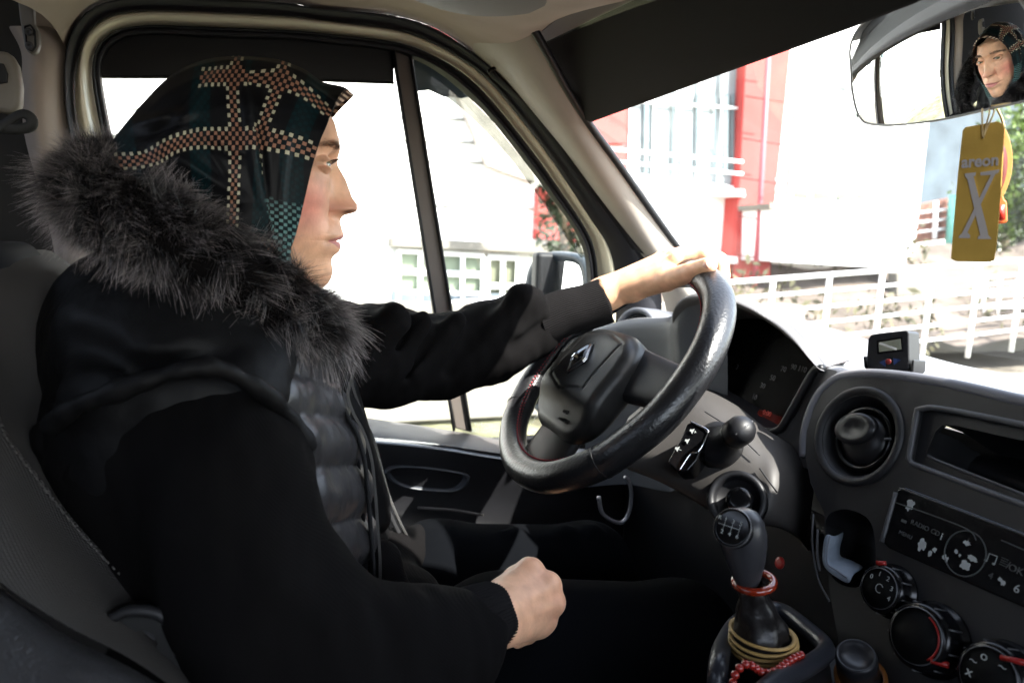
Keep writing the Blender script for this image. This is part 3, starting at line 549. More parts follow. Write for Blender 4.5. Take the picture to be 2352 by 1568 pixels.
# ------------------------------------------------------------------ steering wheel
WC = np.array([.4390, .84, 1.6862]); WE = R_(41.4); WN = np.array([-math.cos(WE), 0, math.sin(WE)]); WU = np.array([math.sin(WE), 0, math.cos(WE)]); WY = np.array([0, -1., 0])
def W(a, b, h=0): return WC+WY*a+WU*b+WN*h      # a to the driver's right, b up the wheel, h towards the driver
wheel = thing('steering_wheel_root', '', '', WC)
del wheel['label']; del wheel['category']
bpy.data.objects.remove(wheel)
t_ = np.linspace(0, 2*math.pi, 161)[:-1]
rim = [W(math.sin(t)*.180, math.cos(t)*.180) for t in t_]
rv_, rf_ = [], []
sgr = 28
for i, t in enumerate(t_):
    d = WY*math.sin(t)+WU*math.cos(t)
    for j in range(sgr):
        a = 2*math.pi*j/sgr; rr = .0205+.0008*math.sin(9*t+2*math.sin(3*t))*math.cos(a)
        rv_.append(WC+d*(.180+rr*math.cos(a))+WN*rr*1.03*math.sin(a))
rim_o = mk('steering_wheel', rv_, grid_faces(160, sgr, True)+[(159*sgr+j, 159*sgr+(j+1) % sgr, (j+1) % sgr, j) for j in range(sgr)], LEATHER, van, sub=1)
STI = M('red_thread', (.28, .02, .03), .7)
g = G(); g2 = G()
for i in range(330):
    t = 2*math.pi*i/330; d = WY*math.sin(t)+WU*math.cos(t); tn = WY*math.cos(t)-WU*math.sin(t)
    e = .180-.0206*.93; h = .0206*.42
    s_ = 1 if i % 2 else -1
    g.tube([WC+d*(e-.0008)+WN*(h-.0025)-tn*.0016*s_, WC+d*(e+.0006)+WN*(h+.0028)+tn*.0016*s_], .0008, 5, caps=False)
g.build('wheel_stitching', STI, rim_o)
g2.tube([WC+(WY*math.sin(t)+WU*math.cos(t))*(.180-.0210*.93)+WN*.0206*.42 for t in t_], .0012, 6, closed=True).build('cover_seam', RUB, rim_o)
for t in (R_(232), R_(128)):
    g = G(); d = WY*math.sin(t)+WU*math.cos(t); g.tube(ellipse(WC+d*.180, d, WN, .0209, .0215, 30), .0007, 5, closed=True).build('cover_joint', RUB, rim_o)
# spokes
SPK = M('spoke_plastic', (.011, .011, .012), .5, bump=.3, bs=900)
def spoke(t, w0, w1, r0, r1, h0, h1):
    d = WY*math.sin(t)+WU*math.cos(t); tn = WY*math.cos(t)-WU*math.sin(t); g = G(); N_ = 12; rows = []
    for k in range(N_):
        u = k/(N_-1); r_ = r0+(r1-r0)*u; w_ = w0+(w1-w0)*u**.7; h_ = h0+(h1-h0)*u
        rows.append([WC+d*r_+tn*w_*x+WN*(h_+.010*(1-abs(x)**3)-.006) for x in np.linspace(-1, 1, 12)]+[WC+d*r_+tn*w_*x+WN*(h_-.02) for x in np.linspace(1, -1, 6)])
    g.add(np.vstack(rows), grid_faces(N_, 18, True)); return g.build('wheel_spoke', SPK, rim_o, sub=1)
for t in (R_(86), R_(-86)): spoke(t, .046, .030, .04, .172, .012, -.002)
spoke(R_(180), .052, .056, .06, .172, .004, -.004)
# hub / airbag cover as an implicit solid
def hubz(a, b):
    return .041-1.1*a*a-2.2*(b+.030)**2-.012/(1+np.exp((b+.078)*160))+.003*np.exp(-((b-.025)/.02)**2)
def hubf(p):
    q = p-WC.astype(np.float32); a = q@WY.astype(np.float32); b = q@WU.astype(np.float32); h = q@WN.astype(np.float32)
    w_ = .088+.16*np.clip(b+.06, -.06, 0)-.25*np.clip(b+.01, 0, .1)
    x = np.abs(a)-(w_-.042); y = np.abs(b+.033)-(.084-.042); d2 = np.sqrt(np.maximum(x, 0)**2+np.maximum(y, 0)**2)+np.minimum(np.maximum(x, y), 0)-.042
    dz = np.maximum(h-hubz(a, b), -.016-h); k = .014
    v = np.minimum(np.maximum(d2+k, dz+k), 0)+np.sqrt(np.maximum(d2+k, 0)**2+np.maximum(dz+k, 0)**2)-k
    gx = np.abs(a)-.052; gy = np.abs(b+.012)-(.052-.24*np.abs(a)); g2 = np.abs(np.maximum(gx, gy)+.0); v = v+np.where(h > 0, .0018*np.exp(-(g2/.0013)**2), 0)
    return v
V, Fc = snet(hubf, WC-.14, WC+.13, .002); hub = mk('airbag_cover', V, Fc, HUBM, rim_o)
c0 = (.0, -.016); hb = float(hubz(*c0))-.0005
def HB(a, b, h=0): return W(c0[0]+a, c0[1]+b, hb+h)
dm = lambda k, h: [HB(0, .0235*k, h), HB(.0165*k, .003*k, h), HB(.0165*k, -.003*k, h), HB(0, -.0235*k, h), HB(-.0165*k, -.003*k, h), HB(-.0165*k, .003*k, h)]
G().plate(dm(1.16, .0012), WN, .004).build('badge_recess', GLOSS, hub, smooth=False)
def bring(ka, kb, kc):
    o_, m_, i_ = dm(ka, .0016), dm(kb, .005), dm(kc, .0016)
    return o_+m_+i_, [(k, (k+1) % 6, 6+(k+1) % 6, 6+k) for k in range(6)]+[(6+k, 6+(k+1) % 6, 12+(k+1) % 6, 12+k) for k in range(6)]
g = G(); g.add(*bring(1.08, 1.05, 1.0)); g.add(*bring(.86, .66, .40)); g.build('badge', CHROME, hub, smooth=False)
EMB = M('embossed_black', (.001, .001, .001), .6)
for s_, b in (('SRS', -.086), ('AIRBAG', -.097)): text('airbag_mark', s_, W(.036, b, hubz(.036, b)+.0006), WY, WU, .0105 if s_ == 'SRS' else .0085, EMB, hub, bold=True)
# dark stalk cover seen left of the hub (indicator stalk with a cloth boot)
G().tube(spl(np.array([W(-.05, .02, -.05), W(-.095, .045, -.05), W(-.135, .05, -.045), W(-.16, .05, -.04)]), 20), [.03, .028, .026, .012], 16).build('indicator_stalk', M('stalk_dark', (.009, .009, .013), .6), cowl)
# ================================================================== gear lever, seats, mirrors of the cab
GY = .47
gk = P3([(1705, 1195, GY), (1702, 1240, GY), (1704, 1290, GY), (1716, 1328, GY)])
GA = nrm(gk[0]-gk[-1]); kn = G(); L_ = np.linalg.norm(gk[0]-gk[-1]); kr = px2m(1, gk[1])
lev = G().lathe([(.010, -.004), (.0115, .0), (.0140, .008), (.0165, L_*.3), (.0190, L_*.55), (.0197, L_*.75), (.0182, L_*.95), (.0145, L_*1.08), (.008, L_*1.16), (.002, L_*1.175)], gk[-1], GA, 40).build('gear_lever', M('knob_grey', (.022, .022, .025), .36, bump=.05, bs=500, var=.08, vs=60), van)
cp = P(1683, 1212, y=GY-.006); can = nrm([-.80, -.38, .50]); ca = nrm(np.cross([0, 0, 1], can)); cb = np.cross(can, ca)
cap = G().lathe([(.0165, -.006), (.0165, .000), (.0155, .002), (.014, .0015)], cp, can, 36).build('shift_cap', GLOSS, lev)
G().ring([(.0168, .0002), (.0172, .001), (.0163, .002)], cp, can, 36).build('cap_ring', SATIN, cap)
for s_, x_, y_ in (('1', -.007, .005), ('3', 0, .005), ('5', .007, .005), ('2', -.007, -.006), ('4', 0, -.006), ('6', .007, -.006), ('R', -.0125, .005)):
    text('gear_number', s_, cp+ca*x_+cb*y_+can*.0022, ca, cb, .0052, WHITEINK, cap)
g = G()
for x_ in (-.007, 0, .007): g.tube([cp+ca*x_+cb*.003+can*.0023, cp+ca*x_-cb*.004+can*.0023], .0003, 4)
g.tube([cp-ca*.0125+can*.0023, cp+ca*.007+can*.0023], .0003, 4).build('gear_diagram', WHITEINK, cap)
# gaiter
gb = [P(1722, 1340, y=GY), P(1733, 1380, y=GY), P(1742, 1430, y=GY), P(1752, 1480, y=GY), P(1765, 1530, y=GY), P(1775, 1580, y=GY)]
gr = [.0105, .0145, .0215, .0255, .029, .034]; gp_ = spl(np.array(gb), 26); grr = np.interp(np.linspace(0, 1, 26), np.linspace(0, 1, 6), gr)
v = []; T0 = nrm(gp_[-1]-gp_[0]); N0 = nrm(np.cross(T0, [0, 1, 0])); B0_ = np.cross(T0, N0)
for i in range(26):
    for j in range(48):
        a = 2*math.pi*j/48; r_ = grr[i]*(1+.06*math.sin(4*a+i*.5)+.05*math.sin(7*a-i*.3)+.05*math.sin(i*1.3)); v.append(gp_[i]+r_*(math.cos(a)*N0+math.sin(a)*B0_))
mk('gear_gaiter', v, grid_faces(26, 48, True), M('gaiter_leather', (.008, .007, .007), .36, bump=.5, bs=150), lev, sub=1)
# console round the lever
cn = P3([(1645, 1600, .44), (1650, 1530, .45), (1664, 1475, .50), (1700, 1425, .55), (1760, 1398, .57), (1800, 1404, .56), (1850, 1440, .52), (1892, 1478, .485), (1894, 1500, .465), (1850, 1532, .44), (1790, 1560, .42), (1740, 1600, .40)])
cz = cn.mean(0); cn_in = np.array([cz+(q-cz)*.86+[0, 0, -.02] for q in cn])
cc = spl(cn, 80)
con = G().tube(cc, .0085, 12, flat=1.0).build('gear_console', M('console_blue_grey', (.014, .015, .019), .33, bump=.12, bs=500), van)
ci = cc.copy(); ci[:, 2] -= .09; ce = cz+(cc-cz)*1.5; ce[:, 2] -= .10
loft('console_wall', [cc, ci], BLK, con, n=60); loft('console_skirt', [cc, cz+(cc-cz)*1.12-[0, 0, .02], ce], BLK, con, n=60)
G().box((.47, .50, 1.28), (.42, .34, .04)).build('console_floor', BLK, con, smooth=False)
# push socket beside it
sk = P(1274, 1515, y=.40); sk = P(1966+0, 1508, y=.455)
so_ = G().lathe([(.019, -.03), (.0185, .000), (.0175, .003), (.0155, .0035), (.014, .001), (.004, .0)], P(1966, 1508, y=.455), nrm([-.45, -.2, .87]), 36).build('lighter_plug', M('plug_black', (.012, .012, .014), .3), con)
G().ring([(.0235, -.026), (.0235, -.017), (.0195, -.017)], P(1972, 1526, y=.455), nrm([-.45, -.2, .87]), 36).build('amber_ring', M('amber_ring', (.14, .05, .01), .4), so_)
G().plate(PL([(1870, 1568), (1905, 1500), (1960, 1470), (2060, 1500), (2170, 1560), (2300, 1640), (1850, 1700)], pl=plane(P(1980, 1530, y=.46), [-.45, -.2, .87]), off=-.02), [-.45, -.2, .87], .02).build('console_top', M('console_top', (.013, .014, .017), .5, bump=.2, bs=700), con, bevel=.003)
# ------------------------------------------------------------------ driver seat
sb = lambda pts: P3(pts)
s_edge = sb([(-60, 575, .80), (10, 622, .80), (60, 650, .79), (85, 720, .77), (100, 850, .75), (115, 960, .72), (160, 1030, .70), (260, 1190, .67), (380, 1360, .64), (520, 1500, .62), (640, 1620, .60)])
s_seam = sb([(-120, 600, .70), (-60, 700, .68), (-20, 820, .65), (0, 960, .62), (20, 1010, .60), (80, 1090, .585), (180, 1215, .57), (280, 1320, .56), (372, 1402, .55), (470, 1500, .54), (600, 1640, .53)])
s_back = sb([(-500, 650, .60), (-400, 800, .58), (-350, 900, .55), (-300, 1000, .53), (-200, 1130, .50), (-100, 1250, .48), (20, 1350, .47), (160, 1440, .465), (280, 1500, .46), (400, 1580, .46), (520, 1680, .46)])
mid_ = (s_edge+s_seam)/2+[-.01, -.012, 0]
seat = loft('driver_seat', [s_edge+[.02, .16, 0], s_edge+[.02, .03, 0], s_edge, mid_, s_seam+[0, -.004, 0], s_seam], SEATF, van, n=70, sub=1)
loft('seat_side_panel', [s_seam+[0, .004, 0], s_seam+[-.004, -.002, 0], (s_seam*2+s_back)/3+[0, -.02, 0], (s_seam+s_back)/2+[0, -.02, 0], s_back], SEATM, seat, n=70, sub=1)
g = G(); sm_ = arc(spl(s_seam, 300), 150)
for i in range(0, 149, 2):
    g.tube([sm_[i]+[.002, -.0065, .001], sm_[i+1]+[.002, -.0065, .001]], .0007, 5)
g.build('seat_stitching', M('stitch_grey', (.07, .065, .06), .8), seat)
hd = sb([(-200, 560, .74), (-60, 560, .74), (10, 622, .78), (50, 650, .78), (78, 700, .77), (86, 760, .77), (96, 860, .76)])
loft('headrest', [hd+[-.0, .14, 0], hd+[0, .02, 0], hd+[-.02, -.03, 0], hd+[-.12, -.07, 0]], SEATB, seat, n=40, sub=1)
# hinge bracket with a rusty opening
HP = plane(P(330, 1450, y=.50), [-.1, -1, .15])
br = [(238, 1420), (290, 1402), (340, 1402), (378, 1416), (402, 1450), (414, 1500), (410, 1560), (380, 1620), (200, 1620), (250, 1480)]
hole = [(296, 1452), (330, 1446), (352, 1456), (362, 1478), (350, 1500), (330, 1500), (310, 1478)]
bk = G().plate(PL(br, pl=HP), HP[1], .02, holes=(PL(hole, pl=HP),)).build('hinge_bracket', M('bracket_black', (.012, .012, .012), .4, bump=.15, bs=500), seat, smooth=False)
G().tube(spl(PL([(245, 1424), (290, 1404), (340, 1403), (378, 1417), (403, 1452), (414, 1500)], pl=HP, off=.001), 40), .0045, 8).build('bracket_edge', BLK2, bk)
G().box(P(328, 1474, pl=HP, off=-.020), (.020, .004, .020)).build('rusty_bracket', M('rust', (.32, .11, .03), .9, bump=.8, bs=120, var=.8, vs=60), bk, smooth=False)
G().tube(PL([(325, 1450), (356, 1468)], pl=HP, off=-.01), .002, 8).build('spring_pin', SATIN, bk)
# near seat back in grained vinyl, low in the corner
n0 = sb([(-200, 1240, .48), (-80, 1310, .47), (0, 1372, .46), (60, 1420, .455), (160, 1478, .45), (250, 1520, .445), (340, 1572, .44), (450, 1660, .43)])
n1 = n0+[-.03, -.05, -.015]; n2 = n0+[-.10, -.12, -.09]; n3 = n0+[-.12, -.14, -.3]
loft('passenger_seat', [n0+[.012, .05, -.22], n0+[.012, .035, -.03], n0+[.004, .012, -.004], n0+[-.008, -.012, .0], n1, n2, n3], GRAIN, van, n=70, sub=1)
# seat cushion under the driver
G().box((.02, .78, 1.12), (.62, .50, .20)).build('seat_cushion', SEATB, seat, bevel=.05)
# ------------------------------------------------------------------ interior mirror: convex, reflects the real cab
MY = .44
mout = [(2074, -4), (2025, 26), (1980, 56), (1959, 88), (1952, 118), (1954, 150), (1957, 200), (1966, 248), (1978, 274), (1994, 284), (2042, 288), (2098, 284), (2173, 273), (2267, 252), (2352, 233), (2450, 205), (2530, 170), (2560, 110), (2560, 20), (2530, -40), (2450, -60), (2300, -60), (2170, -40)]
m0 = P(2262, 166, y=MY); face_pt = np.array([.075, .745, 1.895])
mn = nrm(nrm(CAM-m0)+nrm(face_pt-m0)); MP = plane(m0, mn); RM = .54
SCN = m0-mn*RM
def on_ball(px, py):
    v_ = ray(px, py); oc = CAM-SCN; A_ = v_@v_; B_ = 2*v_@oc; C_ = oc@oc-RM*RM; return CAM+v_*((-B_-math.sqrt(max(B_*B_-4*A_*C_, 0)))/(2*A_))
mo2 = spl(np.array(mout, float), 90, closed=True); mc2 = np.array([2262., 140.]); rings = [np.array([on_ball(*(mc2+(q-mc2)*k)) for q in mo2]) for k in np.linspace(1, .02, 26)]
mc = rings[-1].mean(0)
mirr = mk('rear_view_mirror', np.vstack(rings), grid_faces(26, 90, True)+[tuple(range(25*90, 26*90))], MIRROR, van)
edge = rings[0]
G().tube(edge, .0011, 8, closed=True).build('mirror_rim', M('mirror_rim', (.35, .35, .35), .3), mirr)
loft('mirror_shell', [np.vstack([q, q[:1]]) for q in (edge-mn*.001, mc+(edge-mc)*.98-mn*.012, mc+(edge-mc)*.8-mn*.030, mc+(edge-mc)*.3-mn*.036)], BLK, mirr, n=90, curve=False)
G().tube(spl(np.array([mc-mn*.03, mc-mn*.06+[0, 0, .04], mc-mn*.07+[0.05, 0, .14]]), 12), .010, 12).build('mirror_arm', BLK, mirr)
G().plate(ellipse(on_ball(1971, 261)+mn*.0003, nrm(np.cross(mn, [0, 0, 1])), np.array([0, 0, 1.]), .0022, .004, 24), mn, .0006).build('mirror_dot', M('green_dot', (.10, .16, .10), .3), mirr, smooth=False)
# ------------------------------------------------------------------ outside mirrors on the driver's door
def omirror(name, outer, glassp, y, tilt):
    pl = plane(P(*np.mean(outer, 0), y=y), tilt); o = spl(PL(outer, pl=pl), 60, closed=True); c = o.mean(0); n = pl[1]; gl = spl(PL(glassp, pl=pl), 60, closed=True)
    rows = [gl-n*.004, gl+n*.001, (gl+o)/2+n*.010, o+n*.004, c+(o-c)*1.01-n*.02, c+(o-c)*.92-n*.06, c+(o-c)*.6-n*.095]
    b = mk(name, np.vstack(rows), grid_faces(7, 60, True)+[tuple(range(360, 420))], M('mirror_housing', (.035, .045, .055), .4, bump=.3, bs=200), van, sub=1)
    G().plate(gl-n*.002, n, .002).build('mirror_pane', MIRROR, b, smooth=False); return b
hm = plane(P(1280, 660, y=1.46), [-.93, -.36, .0])
omirror('outside_mirror', [(1204, 690), (1204, 655), (1214, 615), (1232, 588), (1262, 577), (1310, 579), (1345, 592), (1358, 630), (1362, 700), (1350, 780), (1300, 830), (1230, 830), (1206, 780)], [(1222, 690), (1228, 650), (1238, 618), (1256, 603), (1290, 600), (1322, 606), (1334, 625), (1338, 680), (1330, 760), (1290, 800), (1240, 800), (1222, 770)], 1.46, [-.93, -.30, .05])
omirror('wide_angle_mirror', [(1212, 850), (1250, 832), (1330, 840), (1372, 880), (1370, 940), (1335, 972), (1290, 975), (1245, 955), (1215, 915)], [(1228, 858), (1258, 846), (1325, 852), (1358, 885), (1356, 935), (1330, 960), (1290, 962), (1255, 944), (1230, 908)], 1.46, [-.93, -.28, .0])
G().box((.62, 1.40, 1.63), (.05, .20, .04)).box((.60, 1.49, 1.66), (.05, .04, .36)).build('mirror_bracket', RUB, van, smooth=False, bevel=.01)
# glass maker's marks on the quarter window
ETCH = M('etched_mark', (.18, .20, .18), .7)
ar_ = nrm([1, 0, -.09]); au_ = np.array([0, .0, 1.])
for s_, q, z_ in (('SECURIT', (1110, 976), .010), ('43R-001583', (1114, 989), .011)):
    text('glass_mark', s_, P(q[0], q[1], pl=DPL(.0)), -ar_, au_, z_, ETCH, door)
# ------------------------------------------------------------------ things standing in the cab
dc = thing('dash_camera', 'small black dash camera with a lit screen and red button standing on the dashboard', 'dash camera', P(2050, 862, y=.60))
cpn = nrm([-.95, -.30, .10]); CPL = plane(P(2045, 810, y=.60), cpn); cR = nrm(np.cross([0, 0, 1], cpn)); cR = cR if (cR @ np.array([.6, -.8, 0])) > 0 else -cR; cU = nrm(np.cross(cpn, cR)); cU = cU if cU[2] > 0 else -cU
def KC(pts, off=0): return PL(pts, pl=CPL, off=off)
body = [(1993, 778), (1999, 769), (2010, 766), (2080, 758), (2087, 762), (2088, 820), (2089, 850), (2082, 863), (2000, 857), (1991, 850), (1990, 820)]
camb = G().plate(KC(body), cpn, .030).build('camera_body', BLK, dc, bevel=.003)
G().plate(KC([(1982, 818), (1990, 818), (1990, 842), (1998, 852), (2080, 860), (2092, 846), (2094, 826), (2100, 826), (2098, 852), (2086, 866), (1995, 858), (1984, 842)], .004), cpn, .032).build('camera_cradle', BLK2, dc, bevel=.0015)
G().plate(KC([(2014, 782), (2072, 773), (2074, 806), (2015, 813)], .0008), cpn, .001).build('screen_frame', GLOSS, dc, smooth=False)
scm = M('camera_screen', (.025, .025, .022), .3, emit=(.30, .33, .26), es=.03, var=.8, vs=60)
G().plate(KC([(2018, 786), (2068, 778), (2070, 802), (2019, 808)], .0014), cpn, .0006).build('screen', scm, dc, smooth=False)
G().tube(KC([(2020, 788), (2042, 796), (2060, 802)], .0016), .0016, 6, flat=.3).build('screen_road_view', M('screen_light', (.05, .05, .05), .4, emit=(.6, .62, .6), es=.035), dc)
BLU = M('button_blue', (.012, .025, .085), .35); c = KC([(2041, 830)], .0015)[0]
G().plate(KC([(2019, 832), (2034, 825), (2033, 841)], .0015), cpn, .0014).build('arrow_button', BLU, dc, smooth=False)
G().plate(KC([(2051, 822), (2068, 826), (2053, 838)], .0015), cpn, .0014).build('arrow_button', BLU, dc, smooth=False)
G().lathe([(.0034, 0), (.0034, .001), (.0028, .0016)], c, cpn, 24).build('record_button', M('button_red', (.11, .01, .01), .35), dc)
# air freshener card
AY = .43
fresh = thing('air_freshener', 'yellow cardboard air freshener card with grey lettering hanging from the rear view mirror', 'air freshener', P(2245, 280, y=AY))
fo = [(2211, 300), (2217, 292), (2290, 279), (2302, 283), (2308, 294), (2300, 440), (2290, 560), (2284, 598), (2272, 603), (2196, 600), (2184, 594), (2190, 520), (2200, 400)]
FN = nrm([-.78, -.60, -.08]); FPp = plane(P(2245, 440, y=AY), FN); YEL = M('yellow_card', (.40, .25, .05), .85, bump=.4, bs=700, var=.14, vs=30)
card = G().plate(PL(fo, pl=FPp), FN, .005).build('scent_card', YEL, fresh, bevel=.0008)
fr_ = nrm(P(2290, 370, pl=FPp)-P(2210, 376, pl=FPp)); fu_ = nrm(P(2262, 300, pl=FPp)-P(2242, 590, pl=FPp)); INK = M('card_ink', (.36, .33, .33), .8, bump=.3, bs=700)
tx = text('card_lettering', 'areon', P(2251, 371, pl=FPp, off=.0006), fr_, fu_, .0135, INK, card, bold=True, xs=.82)
def fx(a, b): return P(a, b, pl=FPp, off=.0008)
xp = G(); 
for pts in ([(2216, 399), (2242, 396), (2240, 404), (2236, 405), (2266, 520), (2270, 540), (2278, 549), (2246, 549), (2247, 542), (2252, 541), (2222, 412), (2217, 406)],
            [(2252, 396), (2296, 389), (2294, 396), (2286, 400), (2222, 534), (2228, 540), (2228, 547), (2202, 547), (2203, 541), (2209, 537), (2276, 402), (2252, 403)]):
    xp.plate(np.array([fx(a, b) for a, b in pts]), FN, .0006)
    FPp = (FPp[0]+FN*.0002, FPp[1])
xp.build('card_letter', INK, card, smooth=False)
STR = M('string_tan', (.45, .33, .16), .9)
for dx, tx_ in ((-6, -12), (2, 4), (6, 14)): G().tube(spl(np.array([P(2258, 318, pl=FPp, off=.001), P(2262+dx, 292, pl=FPp), P(2268+tx_, 262, pl=FPp), P(2268+tx_, 250, y=MY)]), 14), .0007, 6).build('hanging_string', STR, fresh)
# second hanging ornament behind it
orn = thing('hanging_ornament', 'orange and dark red leather ornament hanging behind the yellow card', 'ornament', P(2310, 300, y=.47))
OP = plane(P(2320, 400, y=.47), [-.55, -.83, 0]); ORG = M('orange_leather', (.60, .10, .015), .45, bump=.2, bs=300); DRK = M('dark_red_leather', (.10, .015, .01), .4)
oc = [(2298, 290), (2312, 300), (2324, 340), (2326, 380), (2318, 420), (2302, 455), (2290, 470), (2282, 400), (2285, 320)]
G().plate(spl(PL(oc, pl=OP), 50, closed=True), OP[1], .006).build('ornament_disc', M('tan_leather', (.40, .18, .04), .5, bump=.2, bs=300), orn, bevel=.001)
G().plate(spl(PL([(2296, 320), (2311, 345), (2314, 380), (2308, 415), (2296, 440), (2290, 400), (2292, 340)], pl=OP, off=.0025), 50, closed=True), OP[1], .002).build('ornament_inlay', DRK, orn)
G().plate(PL([(2288, 448), (2304, 446), (2308, 458), (2314, 462), (2316, 508), (2308, 514), (2284, 514), (2284, 462)], pl=OP), OP[1], .008).build('ornament_tag', ORG, orn, bevel=.002)
G().plate(PL([(2290, 470), (2309, 470), (2309, 504), (2290, 506)], pl=OP, off=.0015), OP[1], .002).build('tag_centre', M('red_leather', (.38, .02, .01), .4), orn)
G().tube(spl(PL([(2290, 250), (2300, 270), (2306, 292)], pl=OP), 10), .0012, 6).build('hanging_string', STR, orn)
# bead ring and beads, rubber bands
AMB = M('amber_glass', (.16, .014, .004), .12, coat=.6, var=.3, vs=120)
bc = P(1732, 1335, y=GY); rg = ellipse(bc, nrm(np.cross(GA, [0, 1, 0])), nrm(np.cross(GA, np.cross(GA, [0, 1, 0]))), .0165, .0165, 40)
o = G().tube(rg, .0036, 12, closed=True).build('amber_bracelet', AMB, None); tag(o, 'glossy amber red bracelet round the neck of the gear knob', 'bracelet')
BND = M('rubber_band', (.26, .165, .055), .5)
for i, (q, tl, rr_) in enumerate((((1752, 1462), .10, .0285), ((1752, 1470), .02, .0290), ((1753, 1478), -.04, .0290), ((1750, 1452), .22, .0275))):
    c = P(*q, y=GY); A_ = nrm(GA+np.array([tl, 0, 0])); e1 = nrm(np.cross(A_, [0, 1, 0])); e2 = np.cross(A_, e1)
    o = G().tube(ellipse(c, e1, e2, rr_, rr_, 60), .0016, 8, closed=True, flat=1.3).build('rubber_band', BND, None)
    tag(o, ('tan rubber band lying flat in the middle of the bands round the gear lever gaiter', 'second lowest tan rubber band round the gear lever gaiter', 'lowest tan rubber band round the gear lever gaiter', 'topmost tan rubber band, slanting up to the right on the gear lever gaiter')[i], 'rubber band', 'rubber bands round the gaiter')
beads = thing('prayer_beads', 'string of dark red glass beads lying along the gear console', 'beads', P(1700, 1530, y=GY))
bp_ = arc(spl(P3([(1684, 1566, .425), (1690, 1545, .425), (1702, 1530, .425), (1716, 1524, .425), (1732, 1530, .425), (1745, 1541, .425), (1765, 1545, .425), (1785, 1538, .425), (1803, 1524, .43), (1822, 1511, .435), (1840, 1503, .44)]), 100), 16)
BEAD = M('red_bead', (.20, .012, .008), .15, coat=.5)
for q in bp_: G().sphere(q, .0036, 8).build('bead', BEAD, beads)
G().tube(bp_, .0006, 5).build('bead_string', M('red_string', (.15, .02, .02), .8), beads)
# folded mask in the pocket
ms = [((1899, 1224), (1914, 1230)), ((1892, 1250), (1907, 1255)), ((1890, 1280), (1906, 1282)), ((1893, 1302), (1912, 1296)), ((1912, 1318), (1928, 1300)), ((1934, 1333), (1946, 1308)), ((1952, 1342), (1962, 1318))]
mr_ = [[S(*a, .003), S(*((np.array(a)+b)/2), .006+.002*(i % 2)), S(*b, -.004), S(b[0]+14, b[1]-6, -.012), S(b[0]+24, b[1]-14, -.03)] for i, (a, b) in enumerate(ms)]
mk_ = mk('face_mask', np.vstack(mr_), grid_faces(7, 5), M('pale_cloth', (.20, .235, .28), .9, bump=.6, bs=90, var=.15, vs=50), None, sub=2, sol=.002)
tag(mk_, 'folded pale blue cloth face mask pushed into the dashboard pocket', 'face mask')
G().tube(spl(np.array([S(1906, 1230, .009), S(1900, 1262, .009), S(1901, 1294, .009), S(1921, 1309, .008), S(1944, 1326, .008)]), 24), .0008, 6).build('mask_seam', M('seam_grey', (.12, .13, .15), .8), mk_)
# ================================================================== street outside
FY = 11.0
def O(px, py, y=FY): return P(px, py, y=y)
WH = M('white_render', (.80, .79, .76), .8, bump=.2, bs=40, var=.03, vs=2); CRM = M('cream_render', (.17, .155, .13), .8, bump=.2, bs=40, var=.05, vs=3)
REDW = M('red_render', (.36, .050, .043), .8, bump=.3, bs=40, var=.10, vs=1.5); DRED = M('dark_red_render', (.13, .018, .016), .8, var=.15, vs=2)
WIN = M('window_glass_blue', (.10, .13, .135), .12, var=.25, vs=1.5); CURT = M('net_curtain', (.20, .22, .22), .8, var=.15, vs=4); RAILM = M('white_rail_paint', (.75, .75, .75), .4)
g = G().box((8, 20, .0), (90, 90, .2)); o = g.build('ground', M('dry_ground', (.16, .145, .115), .95, bump=.5, bs=12, var=.35, vs=1.2), None, smooth=False); tag(o, kind='structure')
o = G().plate([(-30, 1.8, .12), (40, 1.8, .12), (40, -8, .12), (-30, -8, .12)][::-1], (0, 0, 1), .01).build('road', M('asphalt', (.06, .06, .06), .9, bump=.5, bs=60, var=.2, vs=4), None, smooth=False); tag(o, kind='structure')
gr_ = M('rough_grass', (.13, .125, .07), .9, bump=.8, bs=30, var=.6, vs=4)
o = G().plate([(-6, 2.2, .13), (16, 2.2, .13), (16, 6.6, .14), (-6, 6.6, .14)], (0, 0, 1), .01).build('verge', gr_, None, smooth=False); tag(o, kind='structure')
bd = thing('apartment_building', 'white rendered apartment block with coral red pillars and balconies across the street', 'building', (5, FY, 0))
x0 = -45.; x1 = O(2108, 500)[0]
def blk(pts, y, th, m, name, p=bd): # traced outline on the facade plane, extruded
    return G().plate(np.array([O(a, b, y) for a, b in pts]), (0, -1, 0), th).build(name, m, p, smooth=False, bevel=.01)
G().box(((x0+x1)/2, FY+3, 4.5), (x1-x0, 6, 9)).build('wall', WH, bd, smooth=False)
# coral pillars and panels
for pts in ([(1728, 20), (1765, 20), (1700, 700), (1672, 700)],): blk(pts, FY-.35, .4, REDW, 'pillar')
pil = blk([(1730, -200), (1838, -200), (1815, 130), (1812, 160), (1780, 470), (1772, 560), (1768, 690), (1680, 690), (1700, 400)], FY-.40, .5, REDW, 'pillar')
for yy in (100, 225, 322, 412, 500, 588): G().tube([O(1690+(600-yy)*.06, yy-4, FY-.815), O(1775+(600-yy)*.075, yy+10, FY-.815)], .012, 4).build('panel_joint', DRED, pil)
G().tube([O(1772, 0, FY-.86), O(1745, 480, FY-.86), O(1730, 690, FY-.86)], .045, 10).build('downpipe', M('pipe_red', (.34, .07, .08), .5), bd)
blk([(1300, 180), (1444, 180), (1440, 330), (1360, 330)], FY-.2, .3, REDW, 'wall_panel'); blk([(1300, 342), (1440, 342), (1436, 420), (1300, 420)], FY-.2, .3, REDW, 'wall_panel')
wp = blk([(1238, 430), (1460, 440), (1460, 566), (1233, 548)], FY-.2, .3, REDW, 'wall_panel')
